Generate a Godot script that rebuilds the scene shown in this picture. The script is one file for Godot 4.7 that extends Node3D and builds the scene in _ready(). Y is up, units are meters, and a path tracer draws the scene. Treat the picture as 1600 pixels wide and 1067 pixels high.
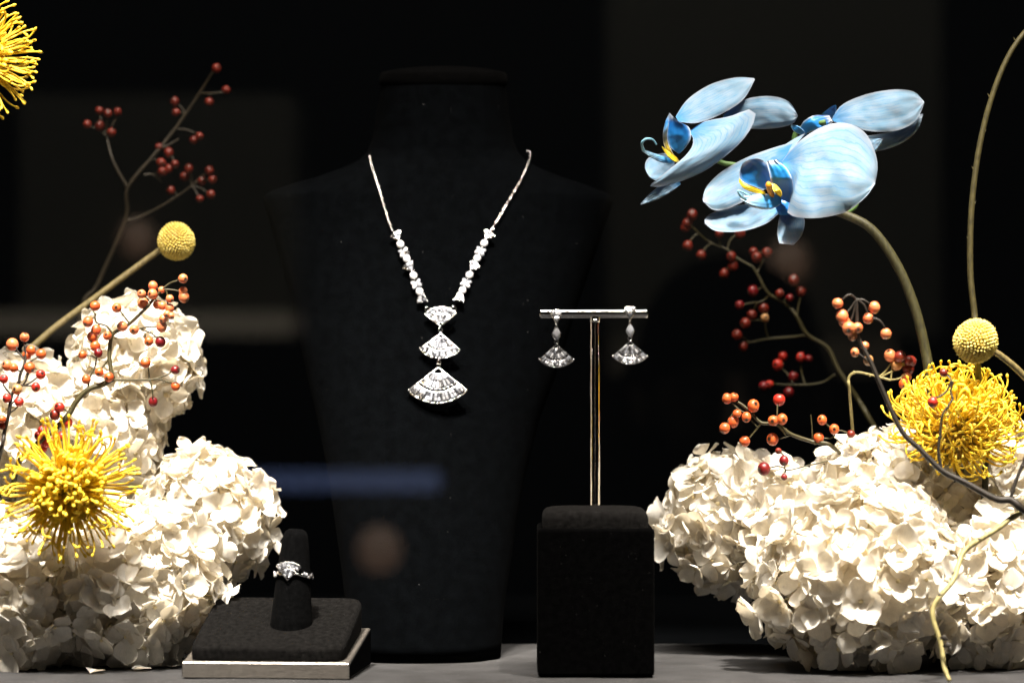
extends Node3D
# A jeweller's window: necklace on a velvet bust, earrings on a T stand, ring on a finger stand, flowers on both sides.
# Metres, y up. The shelf top is y = 0, the front of the two small stands is z = 0, the glass is at z = 0.13.

const CAM := Vector3(0.0, 0.1432, 1.46)
const STEP := 0.000273          # metres per photo pixel on the plane z = 0
var rng := RandomNumberGenerator.new()
var wob := FastNoiseLite.new()
var M := {}
var taken := {}

# ------------------------------------------------------------------ light and lens
func set_light() -> void:
	var cam := Camera3D.new()
	cam.name = "camera"
	add_child(cam)
	var at := CameraAttributesPhysical.new()
	at.frustum_focal_length = 175.0
	at.frustum_focus_distance = 1.525
	at.exposure_aperture = 11.5
	cam.attributes = at
	cam.position = CAM
	cam.fov = 11.39
	cam.near = 0.05
	cam.far = 40.0
	var we := WorldEnvironment.new()
	we.name = "environment"
	var e := Environment.new()
	e.background_mode = Environment.BG_COLOR
	e.background_color = Color(0.006, 0.010, 0.014)
	e.tonemap_mode = Environment.TONE_MAPPER_LINEAR
	e.tonemap_exposure = 1.0
	e.sdfgi_enabled = true
	e.ssao_enabled = true
	e.ssil_enabled = true
	we.environment = e
	add_child(we)

func lamps() -> void:
	# warm spots and a light strip on the ceiling of the window box, between the glass and the goods
	spotlight(Vector3(-0.22, 1.05, 0.40), Vector3(-0.16, 0.045, -0.05), 5.6, 11.5, "round ceiling spotlight above the ring stand", 0.045)
	spotlight(Vector3(0.02, 1.03, 0.22), Vector3(-0.028, 0.145, -0.13), 3.8, 7.5, "round ceiling spotlight above the necklace bust", 0.045)
	spotlight(Vector3(0.29, 1.05, 0.38), Vector3(0.165, 0.04, -0.03), 6.2, 10.0, "round ceiling spotlight above the blue orchid", 0.045)
	var t := thing("light_strip", "long warm light strip along the window box ceiling", "light strip")
	t.look_at_from_position(Vector3(0, 1.11, 0.34), Vector3(0, 0.04, -0.05), Vector3(0, 0, -1))
	part("housing", box(Vector3(0.84, 0.180, 0.02), Vector3(0, 0, 0.011)), M.black_metal, t)
	part("lamp_face", box(Vector3(0.80, 0.16, 0.004), Vector3(0, 0, -0.001)), M.lamp, t)
	for x in [-0.3, 0.3]:
		var br := MB.new()
		br.tube([Vector3(x, 0, 0.015), t.to_local(Vector3(x, 1.145, 0.345))], [0.005, 0.005], 8)
		part("bracket", br.done(), M.black_metal, t)
	var l := AreaLight3D.new()
	l.name = "light"
	l.position = Vector3(0, 0, -0.006)
	l.area_size = Vector2(0.80, 0.16)
	l.light_color = Color(1.0, 0.957, 0.90)
	l.light_energy = 2.3
	l.area_range = 5.0
	l.area_attenuation = 2.0
	l.shadow_enabled = true
	t.add_child(l)

func spotlight(at: Vector3, to: Vector3, energy: float, angle: float, label: String, size: float) -> void:
	var t := thing("spotlight", label, "spotlight", "ceiling spotlights of the window box")
	t.look_at_from_position(at, to, Vector3(0, 0, -1))
	var b := MB.new()
	var prof := [Vector2(0.0, 0.050), Vector2(0.020, 0.050), Vector2(0.024, 0.046), Vector2(0.025, 0.0), Vector2(0.0235, 0.0), Vector2(0.0225, 0.010), Vector2(0.0, 0.010)]
	b.lathe(prof, 24, Transform3D(Basis(Vector3(1, 0, 0), PI / 2), Vector3.ZERO))
	part("housing", b.done(), M.black_metal, t)
	var d := MB.new()
	d.lathe([Vector2(0.0, 0.0075), Vector2(0.020, 0.0075), Vector2(0.020, 0.0085), Vector2(0.0, 0.0085)], 24, Transform3D(Basis(Vector3(1, 0, 0), PI / 2), Vector3.ZERO))
	part("lamp_face", d.done(), M.lamp, t)
	var s := MB.new()
	s.tube([Vector3(0, 0, 0.046), t.to_local(Vector3(at.x, 1.145, at.z + 0.01))], [0.004, 0.004], 8)
	part("bracket", s.done(), M.black_metal, t)
	var l := SpotLight3D.new()
	l.name = "light"
	l.position = Vector3(0, 0, -0.003)
	l.light_color = Color(1.0, 0.957, 0.90)
	l.light_energy = energy
	l.spot_angle = angle
	l.spot_angle_attenuation = 0.9
	l.spot_attenuation = 2.0
	l.spot_range = 4.0
	l.light_size = size
	l.shadow_enabled = true
	t.add_child(l)

# ------------------------------------------------------------------ helpers
class MB:
	var v := PackedVector3Array()
	var uv := PackedVector2Array()
	var c := PackedColorArray()
	var ix := PackedInt32Array()
	var col := Color(1, 1, 1)

	func p(q: Vector3, w := Vector2.ZERO) -> int:
		v.append(q)
		uv.append(w)
		c.append(col)
		return v.size() - 1

	func tri(a: int, b: int, d: int) -> void:
		ix.append(a)
		ix.append(b)
		ix.append(d)

	func quad(a: int, b: int, d: int, e: int) -> void:
		tri(a, b, d)
		tri(a, d, e)

	func grid(rows: Array, wrap := false, uvs: Array = []) -> void:
		var n: int = rows[0].size()
		var first := v.size()
		for r in rows.size():
			for k in n:
				p(rows[r][k], uvs[r][k] if uvs else Vector2(float(k) / n, float(r) / rows.size()))
		for r in rows.size() - 1:
			for k in (n if wrap else n - 1):
				var k2 := (k + 1) % n
				quad(first + r * n + k, first + r * n + k2, first + (r + 1) * n + k2, first + (r + 1) * n + k)

	func tube(pts: Array, rad: Array, sides := 8, caps := true, flat := 1.0) -> void:
		var n := pts.size()
		var rows := []
		var up := Vector3(0.31, 0.87, 0.38).normalized()
		for i in n:
			var a: Vector3 = pts[maxi(i - 1, 0)]
			var b: Vector3 = pts[mini(i + 1, n - 1)]
			var t := (b - a).normalized()
			if t.length() < 0.5:
				t = Vector3.UP
			var x := (up - t * up.dot(t))
			x = x.normalized() if x.length() > 1e-4 else t.cross(Vector3.RIGHT).normalized()
			var y := t.cross(x)
			up = x
			var row := PackedVector3Array()
			for k in sides:
				var g := TAU * k / sides
				row.append(pts[i] + (x * cos(g) + y * sin(g) * flat) * rad[i])
			rows.append(row)
		var first := v.size()
		grid(rows, true)
		if caps:
			var a0 := p(pts[0])
			var a1 := p(pts[n - 1])
			for k in sides:
				var k2 := (k + 1) % sides
				tri(a0, first + k2, first + k)
				tri(a1, first + (n - 1) * sides + k, first + (n - 1) * sides + k2)

	func lathe(prof: Array, sides: int, tf: Transform3D) -> void:
		var rows := []
		for q in prof:
			var row := PackedVector3Array()
			for k in sides:
				var g := TAU * k / sides
				row.append(tf * Vector3(q.x * cos(g), q.y, q.x * sin(g)))
			rows.append(row)
		grid(rows, true)

	func ball(at: Vector3, r: Vector3, nu := 12, nv := 8, bas := Basis()) -> void:
		var rows := []
		for j in nv + 1:
			var h := PI * j / nv
			var row := PackedVector3Array()
			for k in nu:
				var g := TAU * k / nu
				row.append(at + bas * Vector3(r.x * sin(h) * cos(g), r.y * cos(h), r.z * sin(h) * sin(g)))
			rows.append(row)
		grid(rows, true)

	func torus(at: Vector3, bas: Basis, rx: float, ry: float, r: float, nu := 14, nv := 6) -> void:
		var rows := []
		for j in nu + 1:
			var g := TAU * j / nu
			var o := Vector3(cos(g), sin(g), 0)
			var row := PackedVector3Array()
			for k in nv:
				var h := TAU * k / nv
				row.append(at + bas * (Vector3(rx * cos(g), ry * sin(g), 0) + (o * cos(h) + Vector3(0, 0, 1) * sin(h)) * r))
			rows.append(row)
		grid(rows, true)

	# rounded box: cross-sections in z from a rounded rectangle, with rounded front and back rims
	func rbox(size: Vector3, r: float, tf: Transform3D, seg := 4) -> void:
		var rows := []
		var prof := []
		for k in seg + 1:
			var g := PI / 2 * k / seg
			prof.append([r * (1.0 - sin(g)), size.y / 2 - r * (1 - cos(g))])
		prof.reverse()
		var lower := []
		for q in prof:
			lower.append([q[0], -q[1]])
		lower.reverse()
		# from bottom to top
		var all := []
		for q in lower:
			all.append([q[0], q[1]])
		lower.clear()
		for q in prof:
			lower.append(q)
		lower.reverse()
		all.clear()
		for k in seg + 1:
			var g := PI / 2 * k / seg
			all.append([r * (1.0 - sin(g)), -size.y / 2 + r * (1 - cos(g))])
		for k in seg + 1:
			var g := PI / 2 * (seg - k) / seg
			all.append([r * (1.0 - sin(g)), size.y / 2 - r * (1 - cos(g))])
		for q in all:
			var row := PackedVector3Array()
			for cn in 4:
				var cx: float = [1, -1, -1, 1][cn] * (size.x / 2 - r)
				var cz: float = [1, 1, -1, -1][cn] * (size.z / 2 - r)
				for k in seg + 1:
					var g := PI / 2 * cn + PI / 2 * k / seg
					var rr: float = maxf(r - q[0], 0.0)
					row.append(tf * Vector3(cx + rr * cos(g), q[1], cz + rr * sin(g)))
			rows.append(row)
		var first := v.size()
		grid(rows, true)
		var n: int = rows[0].size()
		for e in 2:
			var base: int = first + (rows.size() - 1) * n * e
			var mid := Vector3.ZERO
			for k in n:
				mid += v[base + k] / n
			var m := p(mid)
			for k in n:
				var k2 := (k + 1) % n
				if e == 0:
					tri(m, base + k2, base + k)
				else:
					tri(m, base + k, base + k2)

	func volume() -> float:
		var s := 0.0
		for k in range(0, ix.size(), 3):
			s += v[ix[k]].dot(v[ix[k + 1]].cross(v[ix[k + 2]]))
		return s

	# closed shapes come out with clockwise fronts; flat = one normal a face
	func done(flat := false, closed := true, colors := false, weld := true) -> ArrayMesh:
		if closed and volume() > 0.0:
			for k in range(0, ix.size(), 3):
				var t := ix[k]
				ix[k] = ix[k + 1]
				ix[k + 1] = t
		if flat:
			var v2 := PackedVector3Array()
			var u2 := PackedVector2Array()
			var c2 := PackedColorArray()
			var n2 := PackedVector3Array()
			for k in range(0, ix.size(), 3):
				var nn := -(v[ix[k + 1]] - v[ix[k]]).cross(v[ix[k + 2]] - v[ix[k]])
				if nn.length() < 1e-16:
					continue
				nn = nn.normalized()
				for j in 3:
					v2.append(v[ix[k + j]])
					u2.append(uv[ix[k + j]])
					c2.append(c[ix[k + j]])
					n2.append(nn)
			return arr(v2, n2, u2, c2, PackedInt32Array(range(v2.size())), colors)
		var n := PackedVector3Array()
		n.resize(v.size())
		var key := {}
		for k in range(0, ix.size(), 3):
			var nn := -(v[ix[k + 1]] - v[ix[k]]).cross(v[ix[k + 2]] - v[ix[k]])
			for j in 3:
				n[ix[k + j]] += nn
		if not weld:
			for k in v.size():
				n[k] = n[k].normalized() if n[k].length() > 1e-18 else Vector3.UP
			return arr(v, n, uv, c, ix, colors)
		for k in v.size():       # weld normals of points that coincide (seams, poles)
			var q := Vector3i((v[k] * 1e6).round())
			key[q] = key.get(q, Vector3.ZERO) + n[k]
		for k in v.size():
			var s: Vector3 = key[Vector3i((v[k] * 1e6).round())]
			n[k] = s.normalized() if s.length() > 1e-18 else Vector3.UP
		return arr(v, n, uv, c, ix, colors)

	func arr(vv, nn, uu, cc, ii, colors) -> ArrayMesh:
		var a := []
		a.resize(Mesh.ARRAY_MAX)
		a[Mesh.ARRAY_VERTEX] = vv
		a[Mesh.ARRAY_NORMAL] = nn
		a[Mesh.ARRAY_TEX_UV] = uu
		if colors:
			a[Mesh.ARRAY_COLOR] = cc
		a[Mesh.ARRAY_INDEX] = ii
		var m := ArrayMesh.new()
		m.add_surface_from_arrays(Mesh.PRIMITIVE_TRIANGLES, a)
		return m

	func append(o: MB, tf: Transform3D) -> void:
		var first := v.size()
		v.append_array(tf * o.v)
		uv.append_array(o.uv)
		c.append_array(o.c)
		for k in o.ix:
			ix.append(k + first)

func P(px: float, py: float, z := 0.0) -> Vector3:
	var k := (CAM.z - z) / CAM.z * STEP
	return Vector3((px - 800.0) * k, CAM.y - (py - 533.5) * k, z)

func px_at(z: float) -> float:
	return (CAM.z - z) / CAM.z * STEP

func thing(called: String, label: String, category: String, group := "", at := Vector3.ZERO) -> Node3D:
	var o := Node3D.new()
	var n: int = taken.get(called, 0)
	taken[called] = n + 1
	o.name = called if n == 0 else "%s_%03d" % [called, n]
	o.set_meta("label", label)
	o.set_meta("category", category)
	if group:
		o.set_meta("group", group)
	add_child(o)
	o.position = at
	return o

func part(called: String, mesh: Mesh, mat: Material, parent: Node3D, tf := Transform3D()) -> MeshInstance3D:
	var o := MeshInstance3D.new()
	o.name = called
	o.mesh = mesh
	o.material_override = mat
	o.transform = tf
	parent.add_child(o, true)
	return o

func branch(called: String, parent: Node3D, tf := Transform3D()) -> Node3D:
	var o := Node3D.new()
	o.name = called
	o.transform = tf
	parent.add_child(o, true)
	return o

func structure(called: String, mesh: Mesh, mat: Material) -> MeshInstance3D:
	var o := part(called, mesh, mat, self)
	o.set_meta("kind", "structure")
	return o

func smooth(pts: Array, per := 6) -> Array:
	var out := []
	var n := pts.size()
	for i in n - 1:
		var a: Vector3 = pts[maxi(i - 1, 0)]
		var b: Vector3 = pts[i]
		var c: Vector3 = pts[i + 1]
		var d: Vector3 = pts[mini(i + 2, n - 1)]
		for k in per:
			out.append(b.cubic_interpolate(c, a, d, float(k) / per))
	out.append(pts[n - 1])
	return out

func taper(n: int, a: float, b: float) -> Array:
	var out := []
	for k in n:
		out.append(lerpf(a, b, float(k) / maxi(n - 1, 1)))
	return out

func box(size: Vector3, at: Vector3) -> ArrayMesh:
	var b := MB.new()
	b.rbox(size, minf(0.002, size[size.min_axis_index()] * 0.3), Transform3D(Basis(), at), 2)
	return b.done()

# ------------------------------------------------------------------ materials
func mat(c: Color, rough := 0.6, metal := 0.0) -> StandardMaterial3D:     # c holds linear, real-world values
	var m := StandardMaterial3D.new()
	m.albedo_color = c.linear_to_srgb()
	m.roughness = rough
	m.metallic = metal
	return m

func noise_tex(freq: float, ramp: Array, size := 512, kind := FastNoiseLite.TYPE_SIMPLEX, octaves := 4, seed_ := 1) -> NoiseTexture2D:
	var n := FastNoiseLite.new()
	n.noise_type = kind
	n.frequency = freq
	n.fractal_octaves = octaves
	n.seed = seed_
	var t := NoiseTexture2D.new()
	t.width = size
	t.height = size
	t.seamless = true
	t.noise = n
	if ramp:
		var g := Gradient.new()
		var off := PackedFloat32Array()
		var cs := PackedColorArray()
		for k in ramp.size():
			off.append(ramp[k][0])
			cs.append(ramp[k][1])
		g.offsets = off
		g.colors = cs
		t.color_ramp = g
	return t

func grey(a: float) -> Color:
	return Color(a, a, a)

func velvet(c: Color, nap: float, sheen: float, lint: int, scale: float, seed_: int) -> StandardMaterial3D:
	# pile cloth: fine uneven nap with a few specks of lint
	var r := RandomNumberGenerator.new()
	r.seed = seed_
	var n := FastNoiseLite.new()
	n.frequency = 0.03
	n.seed = seed_
	var fine := FastNoiseLite.new()
	fine.frequency = 0.35
	fine.seed = seed_ + 5
	var im := Image.create(512, 512, false, Image.FORMAT_RGB8)
	var hi := Image.create(512, 512, false, Image.FORMAT_RGB8)
	for y in 512:
		for x in 512:
			var a := 1.0 + nap * n.get_noise_2d(x, y) + nap * 0.9 * fine.get_noise_2d(x, y) + r.randf_range(-0.35, 0.35) * nap
			im.set_pixel(x, y, (c * maxf(a, 0.1)).linear_to_srgb())
			hi.set_pixel(x, y, grey(clampf(0.5 + 0.4 * fine.get_noise_2d(x, y) + r.randf_range(-0.15, 0.15), 0, 1)))
	for k in lint:
		var q := Vector2i(r.randi_range(2, 508), r.randi_range(2, 508))
		var b := r.randf_range(0.03, 0.30)
		im.set_pixelv(q, grey(b).linear_to_srgb())
		if r.randf() < 0.4:
			im.set_pixelv(q + Vector2i(1, r.randi_range(0, 1)), grey(b * 0.7).linear_to_srgb())
	var m := StandardMaterial3D.new()
	m.albedo_texture = ImageTexture.create_from_image(im)
	m.roughness = 0.95
	m.metallic_specular = 0.08
	m.rim_enabled = true
	m.rim = sheen
	m.rim_tint = 0.0
	m.heightmap_enabled = true
	m.heightmap_texture = ImageTexture.create_from_image(hi)
	m.heightmap_scale = 0.03
	m.uv1_triplanar = true
	m.uv1_scale = Vector3.ONE * scale
	return m

func petal_tex() -> ImageTexture:
	# faint veins that leave the base of a petal and fan out
	var im := Image.create(128, 128, false, Image.FORMAT_RGB8)
	var n := FastNoiseLite.new()
	n.frequency = 0.02
	n.seed = 4
	for y in 128:
		for x in 128:
			var u := (x / 127.0 - 0.5)
			var t := y / 127.0
			var w := sin(u * 62.0 / (0.6 + 0.5 * t) + n.get_noise_2d(x * 2.0, y) * 3.0)
			var a := 0.965 + 0.018 * w + 0.04 * n.get_noise_2d(x * 1.5 + 300, y * 1.5)
			im.set_pixel(x, y, Color(a, a * 0.995, a * 0.98))
	return ImageTexture.create_from_image(im)

func orchid_tex(deep: Color, pale: Color, edge: Color, seed_: int) -> ImageTexture:
	# dyed petal: deep blue where it joins, pale field with fanning veins, pinkish white rim
	var im := Image.create(512, 512, false, Image.FORMAT_RGB8)
	var n := FastNoiseLite.new()
	n.frequency = 0.006
	n.seed = seed_
	var f := FastNoiseLite.new()
	f.frequency = 0.03
	f.seed = seed_ + 9
	for y in 512:
		for x in 512:
			var u := (x / 511.0 - 0.5) * 2.0
			var t := y / 511.0
			var bend := u + 0.10 * n.get_noise_2d(x, y) + 0.02 * f.get_noise_2d(x, y)
			var vein := pow(absf(sin(bend * 21.0)), 14.0) * smoothstep(1.0, 0.55, t) * 0.9 + pow(absf(sin(bend * 63.0 + 2.0 * n.get_noise_2d(x + 90, y))), 5.0) * 0.45 * smoothstep(1.02, 0.4, t)
			var mott := 0.5 + 0.5 * n.get_noise_2d(x * 1.4 + 700, y * 1.4)
			var col := pale.lerp(edge, clampf(mott * 0.9 - 0.15, 0, 1))
			col = col.lerp(deep.lerp(pale, 0.45), clampf(vein * (0.62 + 0.4 * f.get_noise_2d(x, y)), 0, 0.6))
			col = col.lerp(deep, clampf((smoothstep(0.26, 0.0, t + 0.09 * n.get_noise_2d(x * 2, y * 2)) ) * 0.8, 0, 1))
			col = col.lerp(edge, smoothstep(0.86, 1.0, maxf(absf(u), t)) * 0.75)
			im.set_pixel(x, y, col.linear_to_srgb())
	return ImageTexture.create_from_image(im)

func make_materials() -> void:
	M.black_metal = mat(grey(0.02), 0.45, 0.0)
	M.lamp = mat(Color(0.9, 0.88, 0.84), 0.5)
	M.lamp.emission_enabled = true
	M.lamp.emission = Color(1.0, 0.957, 0.90)
	M.lamp.emission_energy_multiplier = 3.0
	M.glass = mat(Color(1, 1, 1), 0.0)
	M.glass.transparency = BaseMaterial3D.TRANSPARENCY_ALPHA
	M.glass.albedo_color.a = 0.0
	M.street_dark = mat(grey(0.0012), 0.95)
	M.street_dark.metallic_specular = 0.05
	M.street_grey = mat(Color(0.058, 0.060, 0.052), 0.9)
	M.skin = mat(Color(0.10, 0.07, 0.05), 0.7)
	M.street_mid = mat(Color(0.20, 0.18, 0.15), 0.9)
	M.street_pale = mat(Color(0.74, 0.71, 0.65), 0.9)
	M.blue_lamp = mat(grey(0.1), 0.5)
	M.blue_lamp.emission_enabled = true
	M.blue_lamp.emission = Color(0.56, 0.66, 0.92)
	M.blue_lamp.emission_energy_multiplier = 0.9
	M.globe = mat(grey(0.3), 0.5)
	M.globe.emission_enabled = true
	M.globe.emission = Color(0.80, 0.62, 0.50)
	M.globe.emission_energy_multiplier = 0.7
	M.velvet_bust = velvet(Color(0.00080, 0.00102, 0.00130), 0.6, 0.002, 9, 9.0, 3)
	M.velvet_shaded = velvet(Color(0.0007, 0.0007, 0.00075), 0.8, 0.006, 45, 16.0, 7)  # darker copy of the velvet: shade on upright faces put into the colour
	M.velvet_lit = velvet(Color(0.0056, 0.0054, 0.0053), 0.8, 0.012, 110, 20.0, 11)  # lighter copy of the velvet: light falling on the tops put into the colour
	M.velvet_finger = velvet(Color(0.0023, 0.0024, 0.0026), 0.8, 0.008, 120, 22.0, 13)
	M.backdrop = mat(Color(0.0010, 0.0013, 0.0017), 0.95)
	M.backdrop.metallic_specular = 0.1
	M.silver = mat(Color(0.83, 0.83, 0.84), 0.16, 1.0)
	M.chain = mat(Color(0.78, 0.74, 0.70), 0.22, 1.0)
	M.chrome = mat(Color(0.90, 0.895, 0.88), 0.10, 1.0)
	M.stones = []
	for k in 5:
		var m := mat([Color(0.60, 0.63, 0.70), Color(0.40, 0.41, 0.44), Color(0.86, 0.86, 0.88), Color(0.22, 0.23, 0.26), Color(0.72, 0.73, 0.77)][k], [0.10, 0.16, 0.08, 0.12, 0.25][k], [0.55, 0.5, 0.95, 0.7, 0.2][k])
		m.metallic_specular = 0.9
		M.stones.append(m)
	# brushed steel: long fine streaks
	var im := Image.create(512, 256, false, Image.FORMAT_RGB8)
	var hi := Image.create(512, 256, false, Image.FORMAT_RGB8)
	var f := FastNoiseLite.new()
	f.frequency = 0.5
	for y in 256:
		for x in 512:
			var a := f.get_noise_2d(x * 0.02, y * 1.7) + 0.6 * f.get_noise_2d(x * 0.06 + 50, y * 3.1)
			im.set_pixel(x, y, (Color(0.27, 0.25, 0.225) * (1.0 + 0.22 * a)).linear_to_srgb())
			hi.set_pixel(x, y, grey(clampf(0.42 + 0.25 * a, 0, 1)))
	M.brushed = StandardMaterial3D.new()
	M.brushed.albedo_texture = ImageTexture.create_from_image(im)
	M.brushed.roughness_texture = ImageTexture.create_from_image(hi)
	M.brushed.roughness = 1.0
	M.brushed.metallic = 0.85
	M.brushed.uv1_triplanar = true
	M.brushed.uv1_scale = Vector3(18, 40, 18)
	# woven grey cloth of the shelf
	im = Image.create(512, 512, false, Image.FORMAT_RGB8)
	hi = Image.create(512, 512, false, Image.FORMAT_RGB8)
	f.frequency = 0.01
	var g := FastNoiseLite.new()
	g.frequency = 0.4
	g.seed = 3
	var r := RandomNumberGenerator.new()
	r.seed = 21
	for y in 512:
		for x in 512:
			var weave := 0.5 * sin(x * TAU / 4.0) * (1.0 if (y / 2) % 2 == 0 else -1.0)
			var slub := g.get_noise_2d(x * 0.08, y * 1.2) + 0.7 * g.get_noise_2d(x * 1.4 + 40, y * 0.1)
			var a := 1.0 + 0.28 * weave + 0.38 * slub + 0.6 * f.get_noise_2d(x, y) + r.randf_range(-0.2, 0.2)
			im.set_pixel(x, y, (Color(0.0210, 0.0212, 0.0228) * maxf(a, 0.2)).linear_to_srgb())
			hi.set_pixel(x, y, grey(clampf(0.5 + 0.2 * weave + 0.25 * slub, 0, 1)))
	for k in 50:
		im.set_pixel(r.randi_range(0, 511), r.randi_range(0, 511), grey(0.8))
	M.cloth = StandardMaterial3D.new()
	M.cloth.albedo_texture = ImageTexture.create_from_image(im)
	M.cloth.roughness = 0.9
	M.cloth.heightmap_enabled = true
	M.cloth.heightmap_texture = ImageTexture.create_from_image(hi)
	M.cloth.heightmap_scale = 0.02
	M.cloth.uv1_triplanar = true
	M.cloth.uv1_scale = Vector3.ONE * 7.0
	var pt := petal_tex()
	M.petals = []
	for cc in [Color(0.89, 0.88, 0.85), Color(0.90, 0.895, 0.875), Color(0.87, 0.84, 0.78)]:
		var m := mat(cc, 0.55)
		m.albedo_texture = pt
		m.backlight_enabled = true
		m.backlight = Color(0.88, 0.84, 0.76)
		m.metallic_specular = 0.35
		M.petals.append(m)
	M.floret_eye = mat(Color(0.72, 0.62, 0.38), 0.6)
	M.cream_stem = mat(Color(0.45, 0.40, 0.22), 0.6)
	var stem_tex := noise_tex(0.03, [[0.0, Color(0.55, 0.55, 0.5)], [0.5, Color(0.85, 0.85, 0.8)], [1.0, Color(1, 1, 1)]], 256, FastNoiseLite.TYPE_SIMPLEX, 4, 5)
	var stem := func(c: Color, rough := 0.55) -> StandardMaterial3D:
		var m := mat(c, rough)
		m.albedo_texture = stem_tex
		m.uv1_triplanar = true
		m.uv1_scale = Vector3(60, 22, 60)
		return m
	M.stem_dark = stem.call(Color(0.022, 0.016, 0.011))
	M.stem_olive = stem.call(Color(0.065, 0.054, 0.016))
	M.stem_pale = stem.call(Color(0.42, 0.36, 0.16))
	M.stem_brown = stem.call(Color(0.045, 0.033, 0.018))
	M.stem_billy = stem.call(Color(0.23, 0.18, 0.075))
	M.stem_orchid = stem.call(Color(0.055, 0.050, 0.016))
	M.berry = mat(Color(1, 1, 1), 0.42)
	M.berry.vertex_color_use_as_albedo = true
	M.berry.clearcoat_enabled = true
	M.berry.clearcoat = 0.12
	M.berry.clearcoat_roughness = 0.25
	M.yellow = mat(Color(0.85, 0.63, 0.04), 0.5)
	M.yellow.backlight_enabled = true
	M.yellow.backlight = Color(0.6, 0.5, 0.1)
	M.yellow_tip = mat(Color(0.82, 0.58, 0.04), 0.5)
	M.gold_bud = mat(Color(1, 1, 1), 0.6)
	M.gold_bud.vertex_color_use_as_albedo = true
	M.billy = mat(Color(1, 1, 1), 0.65)
	M.billy.vertex_color_use_as_albedo = true
	M.orchid = []
	for k in 3:
		var m := mat(Color(1, 1, 1), 0.72)
		m.albedo_texture = orchid_tex(Color(0.03, 0.24, 0.56), Color(0.215, 0.395, 0.55), Color(0.44, 0.475, 0.55), 31 + k)
		m.backlight_enabled = true
		m.backlight = Color(0.60, 0.68, 0.75)
		m.metallic_specular = 0.25
		M.orchid.append(m)
	M.lip = mat(Color(1, 1, 1), 0.4)
	M.lip.vertex_color_use_as_albedo = true
	M.lip.backlight_enabled = true
	M.lip.backlight = Color(0.2, 0.25, 0.3)
	M.column = mat(Color(0.75, 0.30, 0.01), 0.4)
	M.tendril = mat(Color(0.25, 0.55, 0.72), 0.4)
	M.orchid_green = mat(Color(0.10, 0.20, 0.05), 0.5)

# ------------------------------------------------------------------ setting
func setting() -> void:
	var b := MB.new()
	var rows := []
	# cloth pulled over the shelf, with the slight unevenness of laid fabric
	for j in 61:
		var row := PackedVector3Array()
		for i in 91:
			var x := lerpf(-0.55, 0.55, i / 90.0)
			var z := lerpf(-0.168, 0.40, j / 60.0)
			row.append(Vector3(x, -0.0006 + 0.0004 * wob.get_noise_2d(x * 4000, z * 9000), z))
		rows.append(row)
	var uvs := []
	b.grid(rows)
	var cloth := b.done(false, false)
	structure("shelf_cloth", cloth, M.cloth)
	structure("shelf", box(Vector3(1.1, 0.03, 0.95), Vector3(0, -0.0175, -0.035)), M.backdrop)
	structure("wall_back", box(Vector3(1.1, 1.18, 0.02), Vector3(0, 0.559, -0.522)), M.backdrop)
	structure("ceiling", box(Vector3(1.1, 0.02, 0.97), Vector3(0, 1.16, -0.025)), M.backdrop)

# the street side: what the pane mirrors stands behind the camera
const PANE := 0.45
func seen_in_glass(px: float, py: float, z_: float) -> Vector3:
	var q := P(px, py, 2.0 * PANE - z_)
	return Vector3(q.x, q.y, z_)

func mirrored_box(x0: float, x1: float, y0: float, y1: float, z_: float, deep: float) -> ArrayMesh:
	var a := seen_in_glass(x0, y1, z_)
	var b := seen_in_glass(x1, y0, z_)
	return box(Vector3(b.x - a.x, b.y - a.y, deep), Vector3((a.x + b.x) / 2, (a.y + b.y) / 2, z_ + deep / 2))

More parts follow.
